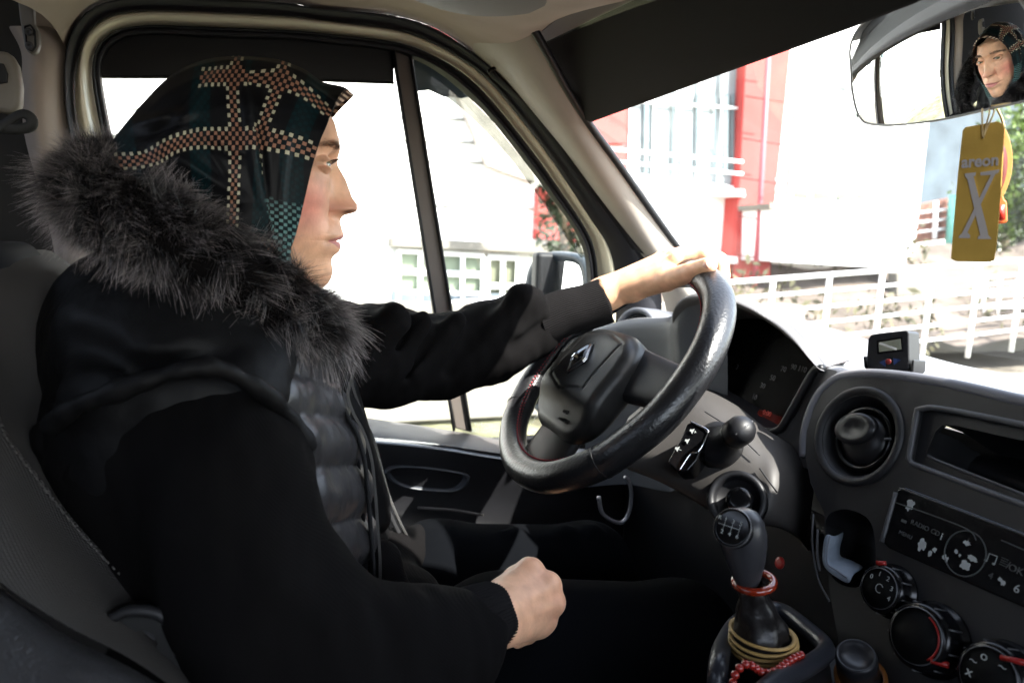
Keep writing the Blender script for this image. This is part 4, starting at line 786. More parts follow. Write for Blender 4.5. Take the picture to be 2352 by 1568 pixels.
G().tube([O(1236, 505, FY-.51), O(1460, 520, FY-.51)], .012, 4).build('panel_joint', DRED, wp)
blk([(958, 60), (1050, 60), (1050, 140), (975, 140)], FY-.2, .3, REDW, 'wall_panel')
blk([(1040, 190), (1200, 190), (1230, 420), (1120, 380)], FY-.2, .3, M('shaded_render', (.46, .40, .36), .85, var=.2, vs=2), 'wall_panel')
blk([(1672, 640), (1960, 640), (1960, 760), (1672, 760)], FY-.15, .2, REDW, 'wall_panel')
bl_ = blk([(1790, 635), (1990, 628), (1990, 770), (1790, 770)], FY-.36, .05, DRED, 'wall_panel')
for a in (1832, 1905, 1950): blk([(a, 650), (a+26, 648), (a+24, 740), (a-2, 740)], FY-.42, .03, M('ochre_frame', (.14, .085, .04), .7) if a == 1832 else WIN, 'window')
# glazed stair bay with curtains
def window(pts, nx, ny, y, glass_m, frame_m=WH, name='window', fr=.05):
    w_ = blk(pts, y, .06, glass_m, name); q = np.array([O(a, b, y-.07) for a, b in pts]); g_ = G()
    for i in range(nx+1): t = i/nx; g_.tube([q[0]+(q[1]-q[0])*t, q[3]+(q[2]-q[3])*t], fr, 4)
    for j in range(ny+1): t = j/ny; g_.tube([q[0]+(q[3]-q[0])*t, q[1]+(q[2]-q[1])*t], fr, 4)
    g_.build('window_frame', frame_m, w_, smooth=False); return w_
wb = window([(1452, 60), (1712, 60), (1702, 432), (1444, 400)], 5, 2, FY-.15, CURT, fr=.022)
for i, a in enumerate((1480, 1500, 1545, 1560, 1600, 1640, 1662, 1680)): blk([(a, 215), (a+12-(i % 3)*4, 215), (a+10-(i % 3)*4, 398), (a-2, 396)], FY-.215, .01, WIN, 'curtain_gap')
for yy in (352, 380): G().tube([O(1375, yy-12, FY-.9), O(1705, yy+20, FY-.9)], .03, 8).build('balcony_rail', RAILM, bd)
blk([(1370, 402), (1710, 436), (1712, 452), (1372, 418)], FY-.5, .8, WH, 'ledge'); blk([(1500, 580), (1695, 590), (1695, 606), (1500, 596)], FY-.5, .5, WH, 'ledge')
# balcony right of the pillars
blk([(1774, 472), (2084, 508), (2080, 618), (1770, 600)], FY-1.2, .9, WH, 'balcony'); blk([(1768, 466), (2090, 500), (2090, 512), (1768, 480)], FY-1.25, 1.0, CRM, 'balcony_cap')
bw = window([(1838, 180), (2050, 205), (2050, 480), (1812, 462)], 2, 1, FY-.1, M('pale_blind', (.30, .31, .30), .7, var=.1, vs=2), fr=.03)
for a0, a1 in ((1824, 1860), (1870, 1905), (1914, 1945), (1955, 1988)): blk([(a0, 440), (a1, 444), (a1, 458), (a0, 454)], FY-.2, .02, M('dark_opening', (.10, .11, .08), .6), 'opening')
for k in range(4): G().tube([O(1782, 412+k*22, FY-1.15), O(2010, 412+k*22+10+k*2, FY-1.15)], .018, 6).build('balcony_rail', RAILM, bd)
for a in (1815, 1856, 1912, 1960): G().tube([O(a+4, 430, FY-1.15), O(a, 495, FY-1.15)], .022, 6).build('balcony_post', RAILM, bd)
# lower windows seen through the door glass
blk([(900, 545), (1460, 570), (1460, 592), (900, 566)], FY-.35, .4, CRM, 'ledge')
window([(916, 574), (1110, 586), (1108, 722), (914, 720)], 4, 3, FY-.12, M('pale_green_glass', (.17, .20, .14), .5, var=.35, vs=2), fr=.05)
window([(1120, 590), (1190, 592), (1186, 724), (1120, 722)], 2, 2, FY-.12, M('pale_green_pane', (.13, .135, .09), .5, var=.3, vs=2), fr=.05)
blk([(900, 668), (1196, 676), (1196, 726), (900, 722)], FY-.22, .04, M('blue_curtain', (.11, .13, .15), .8, var=.2, vs=6), 'curtain')
for yy in (240, 292, 338, 440): G().tube([O(300, yy+10, FY-.02), O(1226, yy+40, FY-.02)], .016, 4).build('render_joint', CRM, bd)
window([(-300, 200), (-100, 200), (-100, 450), (-300, 450)], 2, 3, FY-.1, WIN); window([(-560, 200), (-420, 200), (-420, 450), (-560, 450)], 2, 3, FY-.1, WIN)
blk([(-90, -200), (120, -200), (120, 120), (-90, 120)], FY-.2, .3, REDW, 'wall_panel')
# canopy and verge lines seen through the lower door glass
for yy, m_ in ((900, CRM), (935, WH)): pass
wl_ = G().box((1.2, 6.3, .75), (9, .25, 1.1)).build('kerb_wall', CRM, None, smooth=False); tag(wl_, 'low cream wall standing under the white railing along the street', 'wall')
# ------------------------------------------------------------------ white railing running up the street
RY = 7.0
rails = thing('railing', 'white painted metal railing with five bars in front of the apartment block', 'railing', (4, RY, .8))
def rz(x): a, b = P(858, 710, y=RY), P(2352, 597, y=RY); return a[2]+(b[2]-a[2])*(x-a[0])/(b[0]-a[0])
px_post = [1776+0, 1905, 2028, 2139, 2247, 2345]; base_x = [P(q, 640, y=RY)[0] for q in px_post]; dx_ = np.mean(np.diff(base_x)); xs = [base_x[0]+dx_*k for k in range(-14, 10)]
for k in range(6): G().tube([(xs[0], RY, rz(xs[0])-k*.205), (xs[-1], RY, rz(xs[-1])-k*.205)], .030 if k == 0 else .020, 8).build('rail_bar', RAILM, rails)
for x_ in xs: G().tube([(x_, RY, rz(x_)), (x_, RY, rz(x_)-1.35)], .032, 8).build('rail_post', RAILM, rails)
# second railing of the side street, farther right
r2 = thing('railing', 'shorter white railing behind the first one at the end of the street', 'railing', (11, 7.4, 1.2))
for k in range(3): G().tube([O(2240, 655+k*26, 8.5), O(2500, 640+k*30, 8.5)], .03, 6).build('rail_bar', RAILM, r2)
for a in (2258, 2292, 2332, 2372, 2412): G().tube([O(a+6, 640, 8.5), O(a-2, 722, 8.5)], .03, 6).build('rail_post', RAILM, r2)
# bank behind the railing
bank = M('dry_bank', (.085, .068, .055), .95, bump=.8, bs=8, var=.5, vs=1.4)
bv = []; nxb, nyb = 60, 14
for j in range(nyb):
    for i in range(nxb):
        x_ = 5.5+i*.45; y_ = 7.6+j*.3; z_ = rz(x_)-1.35+.10*j+.35*mnoise.noise(Vector((x_*.6, y_*.8, 0))); bv.append((x_, y_, z_))
o = mk('bank', bv, grid_faces(nyb, nxb), bank, None); tag(o, kind='structure')
G_W = M('pale_garden_wall', (.13, .12, .10), .85, bump=.3, bs=20, var=.12, vs=1.2)
gw = G().plate(np.array([O(2060, 720, 9.6), O(2060, 628, 9.6), O(2110, 615, 9.6), O(2700, 640, 9.6), O(2700, 900, 9.6), O(2060, 900, 9.6)]), (0, -1, 0), .2).build('garden_wall', G_W, None, smooth=False); tag(gw, 'pale concrete garden wall behind the railing at the right', 'wall')
bw_ = thing('brick_wall', 'low pinkish brick wall with a green post beyond the apartment block', 'wall', O(2150, 560, 13))
G().plate(np.array([O(2100, 474, 13), O(2200, 452, 13), O(2195, 546, 13), O(2096, 560, 13)]), (0, -1, 0), .25).build('wall', M('pale_brick', (.16, .075, .055), .9, bump=.4, bs=30, var=.25, vs=3), bw_, smooth=False)
for yy in (490, 512, 534): G().tube([O(2100, yy, 12.9), O(2198, yy-12, 12.9)], .03, 6).build('fence_bar', RAILM, bw_)
G().tube([O(2150, 462, 12.8), O(2146, 548, 12.8)], .05, 6).build('fence_bar', RAILM, bw_); G().tube([O(2193, 448, 12.7), O(2180, 600, 12.7)], .13, 8).build('green_post', M('green_paint', (.10, .26, .22), .6), bw_)
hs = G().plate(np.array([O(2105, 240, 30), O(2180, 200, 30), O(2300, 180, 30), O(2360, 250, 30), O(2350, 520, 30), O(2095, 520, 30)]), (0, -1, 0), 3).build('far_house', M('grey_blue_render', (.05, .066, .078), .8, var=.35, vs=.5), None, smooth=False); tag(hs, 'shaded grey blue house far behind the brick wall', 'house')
# trees
LEAF = M('leaf_green', (.085, .13, .025), .55, var=.5, vs=2); LEAFD = M('leaf_dark', (.035, .045, .022), .6, var=.4, vs=2); BARK = M('bark', (.14, .10, .07), .9, bump=.6, bs=20)
def tree(name, label, base, h, cr, n, leaf, seed, lr=.09):
    rg = np.random.default_rng(seed); t = thing(name, label, 'tree', base); g = G(); b = np.array(base, float); tips = []
    tp = spl(np.array([b, b+[.1, 0, h*.3], b+[-.05, .1, h*.6], b+[.05, 0, h*.9]]), 12); g.tube(tp, [h*.025, h*.006], 8)
    for i in range(14):
        s = tp[4+i % 8]; d = nrm(rg.normal(size=3)+[0, 0, .4]); e = s+d*np.array(cr)*rg.uniform(.6, 1.); g.tube(spl(np.array([s, (s+e)/2+[0, 0, .1], e]), 8), [h*.008, h*.002], 6); tips += [e, (s+e)/2]
    g.build('trunk', BARK, t); v = []; f = []; tips = np.array(tips)
    for i in range(n):
        c = tips[rg.integers(len(tips))]+rg.normal(size=3)*np.array(cr)*.22; a = nrm(rg.normal(size=3)); d = nrm(np.cross(a, rg.normal(size=3))); s = lr*rg.uniform(.6, 1.3); k = len(v)
        v += [c-a*s, c+d*s*.45, c+a*s, c-d*s*.45]; f.append((k, k+1, k+2, k+3))
    mk('crown', v, f, leaf, t, smooth=False); return t
b_ = O(2300, 600, 13); tree('leafy_tree', 'bright green leafy tree right of the hanging card', (b_[0], 13, .8), 4.6, (1.5, 1.3, 1.3), 5200, LEAF, 1)
b_ = O(2440, 600, 11); tree('leafy_tree', 'dark green tree at the right end of the garden wall', (b_[0], 11, .8), 4.0, (1.2, 1.0, 1.2), 3500, LEAFD, 2)
b_ = O(1120, 600, 9.0); tree('pine_tree', 'dark sparse tree standing against the block, left of the windscreen pillar', (b_[0]+1.05, 9.0, .4), 4.4, (.30, .5, .9), 1000, LEAFD, 3, .07)
# garden scrub along the bank: nobody could count it
rg = np.random.default_rng(5); v = []; f = []
for i in range(5200):
    x_ = rg.uniform(7.0, 20); y_ = rg.uniform(7.5, 11); cl = mnoise.noise(Vector((x_*.9, y_*.9, 3)))
    if cl < .25: continue
    z_ = rz(x_)-1.35+.10*(y_-7.6)/.3+rg.uniform(0, .5)*cl*3; c = np.array([x_, y_, z_]); a = nrm(rg.normal(size=3)+[0, 0, 1]); d = nrm(np.cross(a, rg.normal(size=3))); s = rg.uniform(.05, .12); k = len(v)
    v += [c-a*s, c+d*s*.4, c+a*s, c-d*s*.4]; f.append((k, k+1, k+2, k+3))
o = mk('undergrowth', v, f, M('dry_leaves', (.075, .070, .035), .7, var=.6, vs=3), None, smooth=False); tag(o, kind='stuff')
# wooded slope behind everything on the right
# ================================================================== the driver
HY = .74
person = thing('person', 'woman in a dark checked headscarf and black padded vest with fur hood, driving', 'person', (-.05, .78, 1.2))
def skin_mat():
    m = M('skin', (.66, .385, .265), .46, bump=.45, bs=520, sss=.12, spec=.35); nt = m.node_tree; L = nt.links.new; b = nt.nodes['Principled BSDF']
    at = nt.nodes.new('ShaderNodeAttribute'); at.attribute_name = 'tone'
    n = nt.nodes.new('ShaderNodeTexNoise'); n.inputs['Scale'].default_value = 55; n.inputs['Detail'].default_value = 5; tc = nt.nodes.new('ShaderNodeTexCoord'); L(tc.outputs['Object'], n.inputs['Vector'])
    mr = nt.nodes.new('ShaderNodeMapRange'); mr.inputs[1].default_value = .3; mr.inputs[2].default_value = .7; mr.inputs[3].default_value = .80; mr.inputs[4].default_value = 1.12; L(n.outputs[0], mr.inputs[0])
    mx = nt.nodes.new('ShaderNodeMix'); mx.data_type = 'RGBA'; mx.blend_type = 'MULTIPLY'; mx.inputs[0].default_value = 1; L(at.outputs['Color'], mx.inputs[6]); L(mr.outputs[0], mx.inputs[7]); L(mx.outputs[2], b.inputs['Base Color']); return m
SKIN = skin_mat()
SK0 = np.array([.69, .390, .240]); BLUSH = np.array([.70, .25, .19]); LIP = np.array([.50, .19, .165])
def cpx(a, b): return ((680+a/3.919)/1.0884, (300+b/3.919)/1.0884)
prof_px = [(600, -60), (608, 10), (625, 80), (650, 180), (665, 270), (667, 300), (658, 335), (644, 380), (643, 425), (654, 460), (680, 508), (708, 555), (733, 610), (757, 680), (785, 758), (815, 800), (831, 832), (836, 862), (828, 890), (808, 906), (780, 915), (735, 927), (700, 938), (680, 958), (669, 985), (673, 1020), (686, 1070), (698, 1105), (703, 1130), (698, 1150), (676, 1170), (650, 1187), (664, 1200), (673, 1225), (672, 1250), (664, 1278), (645, 1300), (612, 1325), (590, 1350), (582, 1385), (590, 1430), (596, 1480), (585, 1540), (550, 1600), (490, 1650)]
pp = np.array([P(*cpx(a, b), y=HY) for a, b in prof_px]); o_ = np.argsort(-pp[:, 2]); pp = pp[o_]
def zc(b): return P(*cpx(700, b), y=HY)[2]
xn = pp[:, 0].max()
XC = -.030
ZT, ZB = P(560, 142, y=HY)[2]-.024, pp[-1, 2]
zk = lambda b: zc(b)
# tables against height: prof x, base x (cheek plane), half breadth, ridge breadth
def tab(z, rows): r = np.array(sorted([(zc(a), v) for a, v in rows])); return np.interp(z, r[:, 0], r[:, 1])
def head_mesh():
    zs = np.concatenate([np.linspace(ZT, zc(120), 34)[:-1], np.linspace(zc(120), zc(1560), 330), np.linspace(zc(1560), zc(1650)-.004, 10)[1:], np.linspace(zc(1650)-.012, zc(1650)-.09, 12)])
    nf = 300; ph = np.concatenate([np.linspace(-1.45, 1.45, nf), np.linspace(1.45, 2*math.pi-1.45, 62)[1:-1]])
    prx = np.interp(zs, pp[::-1, 0][np.argsort(pp[::-1, 2])] if False else np.sort(pp[:, 2]), pp[np.argsort(pp[:, 2]), 0])
    Z, PH = np.meshgrid(zs, ph, indexing='ij'); C = np.cos(PH); S_ = np.sin(PH)
    brow = np.interp(zc(290), np.sort(pp[:, 2]), pp[np.argsort(pp[:, 2]), 0])
    base = tab(zs, [(-200, brow-.022), (0, brow-.010), (150, brow-.003), (280, brow-.002), (340, brow-.004), (430, brow-.009), (560, brow-.010), (700, brow-.010), (850, brow-.0085), (960, brow-.0085), (1050, brow-.006), (1187, brow-.006), (1300, brow-.009), (1400, brow-.010), (1480, brow-.010), (1600, brow-.022), (1650, brow-.035)])
    half = tab(zs, [(-200, .062), (0, .060), (300, .065), (500, .0675), (700, .067), (900, .0635), (1100, .0575), (1250, .052), (1400, .044), (1500, .036), (1650, .03)])
    def sm(a, wd=.0030):
        K_ = np.exp(-((zs[:, None]-zs[None])/wd)**2)*np.gradient(zs)[None]; return (K_@a)/K_.sum(1)
    base, half = sm(base, .006), sm(half, .008)
    top = np.clip((ZT-zs)/.075, 0, 1); dome = np.sqrt(1-(1-top)**2)
    back = .082*dome; half = half*np.where(zs > zc(0), dome, 1)
    fr = np.where(zs > zc(60), (base-XC)*np.sqrt(np.clip(1-((zs-zc(60))/(ZT-zc(60)))**2, 0, 1)), base-XC)
    neck = zs < zc(1650)-.002
    fr = np.where(neck, .035, fr); half = np.where(neck, .05, half); back = np.where(neck, .06, back); back = np.where((zs < zc(1100)) & ~neck, np.interp(zs, [zc(1650), zc(1100)], [.060, .082]), back)
    A = np.where(C > 0, fr[:, None], back[:, None]); p_ = 2.15
    R = (np.abs(C/np.maximum(A, 1e-4))**p_+np.abs(S_/np.maximum(half[:, None], 1e-4))**p_)**(-1/p_)
    yl = R*S_; front = np.clip(C*1.4, 0, 1)
    def g2(y0, b, sy, sz, e=2): return np.exp(-(np.abs(np.abs(yl)-y0)/sy)**e-((Z-zc(b))/sz)**2)
    # ridge of nose, lips and chin: profile minus base plane
    wn = tab(zs, [(-100, .05), (200, .045), (300, .026), (380, .0115), (450, .0085), (560, .0085), (700, .0105), (800, .0125), (870, .0155), (910, .0150), (945, .0125), (985, .013), (1040, .020), (1100, .025), (1187, .026), (1260, .024), (1330, .020), (1420, .022), (1520, .024), (1650, .03)])
    wn = sm(wn, .0022)
    we = tab(zs, [(0, 2), (380, 2.0), (560, 1.9), (800, 2.4), (900, 3.4), (960, 2.4), (1100, 2.2), (1650, 2)])
    extra = np.where(neck | (zs > zc(-50)), 0, prx-base)
    R = R+extra[:, None]*np.exp(-(np.abs(yl)/wn[:, None])**we[:, None])*front
    # orbits, cheekbones, alar groove, folds
    R -= .0075*g2(.0165, 440, .009, .010)*front; pass
    R += .0030*g2(.032, 300, .017, .0055)*front          # brow ridge
    R += .0045*g2(.043, 720, .017, .020); R += .0022*g2(.034, 585, .015, .008)
    R += .0068*g2(.0125, 880, .0050, .0062)*front; R -= .0070*g2(.0188, 872, .0026, .0080)*front
    R -= .0011*np.exp(-((np.abs(yl)-(.019+.9*(zc(920)-Z)*.55))/.0030)**2)*(Z < zc(905))*(Z > zc(1130))*front
    R -= .0060*np.exp(-((np.abs(yl)-.0112)/.0034)**2-((Z-zc(901))/.0021)**2)*front   # nostrils
    mth = np.exp(-(np.abs(yl)/.0245)**6)
    R -= .0022*np.exp(-((Z-zc(1187+0)+.002*(np.abs(yl)/.025)**2)/.0009)**2)*mth*front
    R -= .0018*g2(.026, 1196, .004, .004)*front
    R -= .0010*np.exp(-(np.abs(yl)/.0022)**2-((Z-zc(1040))/.005)**2)*front
    # eyes: lids are a shell round the ball, opened by an almond
    for sgn in (-1, 1):
        dy = yl-sgn*EY; dz = Z-EZ; X = XC+R*C; rb = .0108
        lid = np.sqrt(np.clip((rb+.0016)**2-dy**2-dz**2, 0, None)); Rl = (EX+lid-XC)/np.maximum(C, .2)
        ins = (dy**2+dz**2 < (rb+.0016)**2*.96) & (C > .25)
        kk = .0055; hh = np.clip(.5+.5*(Rl-R)/kk, 0, 1); em = np.clip(1.6-1.6*np.sqrt((dy/.0165)**2+((dz-.0008)/.0080)**2)+.5, 0, 1); em = em*em*(3-2*em); R = np.where((dy**2+dz**2 < (rb+.0016)**2) & (C > .25), R+((Rl-R)*hh+kk*hh*(1-hh))*em, R)
        Rs = (EX+np.sqrt(np.clip((rb+.0007)**2-dy**2-dz**2, 0, None))-XC)/np.maximum(C, .2); R = np.where((dy**2+dz**2 < rb**2) & (C > .25), np.maximum(R, Rs), R)
        u = dy*sgn/.0120; lo = -.0025*(1-u*u)-.0006*u; hi = .0036*(1-np.abs(u)**2.2)+.0008*u
        op = (np.abs(u) < .98) & (dz > lo) & (dz < hi) & (C > .25)
        R = np.where(op, R-.0050, R)
        R += np.where(ins & ~op, .0009*np.exp(-((dz-hi-.0026)/.0009)**2)*-1, 0)   # lid crease
    V = np.stack([XC+R*C, HY+R*S_, Z], -1).reshape(-1, 3)
    # colours
    col = np.tile(SK0, (len(V), 1)); Yl = yl.ravel(); Zf = Z.ravel(); Fr = (C.ravel() > 0)
    w1 = np.exp(-((np.abs(Yl)-.050)/.020)**2-((Zf-zc(880))/.026)**2)*Fr*.85; col += w1[:, None]*(BLUSH-col)
    w2 = np.exp(-(np.abs(Yl)/.020)**2-((Zf-zc(860))/.010)**2)*Fr*.35; col += w2[:, None]*(BLUSH-col)
    u = np.abs(Yl)/.0245; lip = (u < 1)*(Zf < zc(1187)+(zc(1118)-zc(1187))*(1-u**1.6)+.0008)*(Zf > zc(1187)+(zc(1272)-zc(1187))*(1-u**2))*Fr
    col += (lip*.95)[:, None]*(LIP-col)
    w3 = np.exp(-((np.abs(Yl)-.031)/.015)**2-((Zf-zc(520))/.006)**2)*Fr*.0; col += w3[:, None]*(np.array([.38, .19, .14])-col)
    w5 = np.exp(-((np.abs(Yl)-.0185)/.0040)**2-((Zf-zc(885))/.0075)**2)*Fr*.6; col += w5[:, None]*(np.array([.46, .17, .11])-col)
    w4 = np.exp(-((np.abs(Yl)-.0112)/.0034)**2-((Zf-zc(901))/.0020)**2)*Fr*.95; col += w4[:, None]*(np.array([.05, .016, .012])-col)
    n = len(ph); F_ = grid_faces(len(zs), n, True); F_.append(tuple(range(n)))
    return V, F_, col
EX, EY, EZ = P(*cpx(548, 488), y=HY)[0]-.0106, .031, zc(488)
HV, HF, HC = head_mesh()
parts_v = [HV]; parts_f = list(HF); parts_c = [HC]; off = len(HV)
def add_skin(V, Fq, col=None):
    global off
    parts_v.append(V); parts_f.extend([tuple(int(i)+off for i in q) for q in Fq]); parts_c.append(np.tile(SK0, (len(V), 1)) if col is None else col); off += len(V)
# ---- left hand resting on the top of the wheel
def H(a, b, y): return P(a, b, y=y)
wr_ = H(1392, 676, .930)
hL = dict(
 fore=([H(1150, 770, .975), H(1300, 714, .955), wr_], [.025, .0220, .0210]),
 thumb=([H(1452, 664, .900), H(1530, 643, .846), H(1592, 624, .795), H(1628, 609, .765)], [.0175, .0160, .0138, .0112]),
 index=([wr_+[0, .004, .006], H(1556, 600, .850), H(1618, 583, .824), H(1650, 602, .818), H(1656, 634, .816)], [.014, .0122, .0100, .0090, .0078]),
 middle=([wr_+[0, .016, .006], H(1552, 594, .872), H(1622, 575, .846), H(1660, 600, .840), H(1665, 634, .838)], [.014, .0120, .0100, .0090, .0078]),
 ring=([wr_+[0, .028, .004], H(1540, 592, .892), H(1610, 571, .868), H(1654, 594, .860), H(1662, 630, .856)], [.013, .0118, .0098, .0088, .0076]),
 little=([wr_+[0, .036, .0], H(1522, 594, .912), H(1580, 575, .892), H(1620, 588, .884), H(1632, 616, .880)], [.012, .0108, .0088, .0078, .0068]))
def handL(p):
    d = chain(p, *hL['fore'], k=.012); w2_ = chain(p, [hL['fore'][0][1]+[0, .018, 0], wr_+[0, .026, .0]], [.017, .016]); d = smin(d, w2_, .02)
    for k_ in ('index', 'middle', 'ring', 'little'):
        pts, rr = hL[k_]; m_ = seg_d(p, pts[0], pts[1], rr[0], rr[1]*1.02); d = smin(d, m_, .014)
    th = chain(p, *hL['thumb'], k=.004); web = seg_d(p, hL['thumb'][0][0], (hL['index'][0][1]+hL['thumb'][0][1])/2-[.01, 0, 0], .016, .008); base = seg_d(p, wr_+[0, -.004, -.004], hL['thumb'][0][0]+[0, .004, 0], .019, .0165)
    d = smin(d, base, .018); d = smin(d, web, .012); d = smin(d, th, .009)
    for k_ in ('index', 'middle', 'ring', 'little'):
        pts, rr = hL[k_]; d = smin(d, chain(p, pts[1:], rr[1:], k=.004), .0045)
        d = smin(d, np.linalg.norm(p-(pts[1]+[0, 0, .003]).astype(np.float32), axis=-1)-rr[1]*.92, .006)
    # wrist knob and knuckle of the thumb, tendons
    d = smin(d, np.linalg.norm(p-(hL['thumb'][0][1]+[0, -.002, .001]).astype(np.float32), axis=-1)-.0135, .006)
    return d
lo = np.min([q.min(0) for q in [np.array(v_[0]) for v_ in hL.values()]], 0)-.045; hi = np.max([q.max(0) for q in [np.array(v_[0]) for v_ in hL.values()]], 0)+.045
V, Fq = snet(handL, lo, hi, .0019)
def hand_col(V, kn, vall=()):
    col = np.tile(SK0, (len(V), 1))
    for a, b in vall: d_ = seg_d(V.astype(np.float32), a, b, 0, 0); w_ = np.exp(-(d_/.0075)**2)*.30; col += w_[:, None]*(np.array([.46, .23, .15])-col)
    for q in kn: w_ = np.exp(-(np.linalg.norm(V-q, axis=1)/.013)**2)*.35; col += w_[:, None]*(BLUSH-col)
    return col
kn_ = [v_[0][1] for k_, v_ in hL.items() if k_ != 'fore']+[hL['thumb'][0][2]]
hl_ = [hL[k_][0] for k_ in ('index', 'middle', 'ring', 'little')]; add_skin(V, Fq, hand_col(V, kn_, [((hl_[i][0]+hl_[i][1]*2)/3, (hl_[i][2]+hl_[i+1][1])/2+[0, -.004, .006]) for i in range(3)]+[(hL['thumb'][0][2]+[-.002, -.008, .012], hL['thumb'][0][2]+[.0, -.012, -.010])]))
# ---- right hand, a loose fist in the lap
rw = H(1128, 1408, .585)
mcp = dict(index=H(1218, 1313, .625), middle=H(1258, 1345, .611), ring=H(1268, 1385, .605), little=H(1250, 1423, .607))
rad_ = dict(index=.0130, middle=.0128, ring=.0122, little=.0112)
met0 = dict(index=H(1140, 1380, .602), middle=H(1140, 1398, .588), ring=H(1145, 1418, .580), little=H(1150, 1434, .580))
curl = dict(index=[[.012, .036, -.014], [-.006, .044, -.034], [-.024, .034, -.036]], middle=[[.013, .034, -.019], [-.006, .042, -.040], [-.026, .032, -.040]], ring=[[.014, .030, -.021], [-.006, .038, -.040], [-.026, .028, -.040]], little=[[.010, .024, -.020], [-.006, .032, -.036], [-.022, .024, -.036]])
def handR(p):
    d = chain(p, [H(930, 1480, .53), H(1060, 1440, .565), rw], [.034, .028, .0225], k=.01)
    d = smin(d, seg_d(p, H(1080, 1455, .56), H(1160, 1428, .588), .020, .019), .015)
    for k_ in mcp:
        d = smin(d, seg_d(p, met0[k_], mcp[k_], .0165, rad_[k_]*.98), .013)
    pal = seg_d(p, H(1180, 1390, .62), H(1235, 1380, .64), .020, .016); d = smin(d, pal, .02); d = smin(d, seg_d(p, H(1150, 1440, .588), H(1232, 1436, .608), .0130, .0120), .016)
    for k_ in mcp:
        q0 = mcp[k_]; pts = [q0]+[q0+np.array(c)*.92 for c in curl[k_]]; r0 = rad_[k_]
        d = smin(d, chain(p, pts, [r0*.95, r0*.86, r0*.76, r0*.66], k=.004), .0055)
        d = smin(d, np.linalg.norm(p-(q0+[0.001, -.001, .002]).astype(np.float32), axis=-1)-r0*.92, .006)
    th = chain(p, [H(1150, 1366, .620), H(1185, 1330, .648), H(1215, 1326, .668), H(1235, 1340, .68)], [.016, .0135, .0112, .009], k=.005); d = smin(d, th, .010)
    # tendons on the back of the hand
    for k_ in ('index', 'middle', 'ring'): a, b = met0[k_]*.45+mcp[k_]*.55, mcp[k_]; d = smin(d, seg_d(p, a+[0, -.0135, .005], b+[0, -.0105, .004], .0018, .0026), .006)
    return d
V, Fq = snet(handR, np.array([H(930, 1480, .53)[0]-.05, .48, 1.36]), np.array([.33, .76, 1.60]), .0019)
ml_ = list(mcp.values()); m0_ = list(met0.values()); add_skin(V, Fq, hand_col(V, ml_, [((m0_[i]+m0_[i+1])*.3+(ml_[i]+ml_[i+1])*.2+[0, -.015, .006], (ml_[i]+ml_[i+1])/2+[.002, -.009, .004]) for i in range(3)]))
# ---- trunk and limbs under the clothes (one coarse skin)
SHL, SHR = P(690, 830, y=.92), P(450, 980, y=.66)
def trunk(p):
    d = seg_d(p, (-.04, HY, 1.77), (-.045, .77, 1.66), .050, .060)
    d = smin(d, seg_d(p, (-.05, .77, 1.60), (-.03, .77, 1.26), .10, .10), .06); d = smin(d, seg_d(p, SHR, SHL, .055, .055), .05)
    d = smin(d, chain(p, [SHL, H(1060, 830, .985), H(1300, 712, .96)], [.045, .036, .022], .02), .03); d = smin(d, chain(p, [SHR, H(560, 1180, .565), H(760, 1470, .525), H(1000, 1480, .55)], [.04, .038, .036, .030], .02), .03)
    for y_ in (.68, .90): d = smin(d, chain(p, [np.array([-.02, y_, 1.26]), np.array([.40, y_+.01, 1.30]), np.array([.55, y_, .92])], [.085, .055, .045], .02), .04)
    return d
V, Fq = snet(trunk, (-.35, .38, .85), (.70, 1.12, 1.82), .011); add_skin(V, Fq)
bo = mk('body', np.vstack(parts_v), parts_f, SKIN, person)
ca_ = bo.data.color_attributes.new('tone', 'FLOAT_COLOR', 'POINT'); cc_ = np.hstack([np.vstack(parts_c), np.ones((off, 1))]).astype(np.float32); ca_.data.foreach_set('color', cc_.ravel())
# ---- eyes
EYEW = M('eye_white', (.42, .37, .34), .15, coat=1); IRIS = M('iris', (.16, .15, .07), .2, coat=1, var=.4, vs=400); PUP = M('pupil', (.004, .004, .004), .1, coat=1)  # whites darkened: shading is put into their colour
gz = nrm([1, -.38, .0])
for sgn in (-1, 1):
    ec = np.array([EX, HY+sgn*EY, EZ]); e_ = G().sphere(ec, .0108, 20).build('eye', EYEW, person)
    G().lathe([(.0055, .00935), (.0050, .0098), (.0030, .01055), (.0020, .0109)], ec, gz, 28).build('iris', IRIS, e_); G().lathe([(.0022, .01085), (.0010, .0111)], ec, gz, 20).build('pupil', PUP, e_)
HAIR = M('dark_hair', (.13, .078, .055), .6)
def surf_x(y, z): # front surface of the face
    k = HV[:len(HV)]; d = (k[:, 1]-y)**2+(k[:, 2]-z)**2; d[k[:, 0] < .0] = 9; return k[np.argmin(d)]
rg = np.random.default_rng(3); v = []; f = []
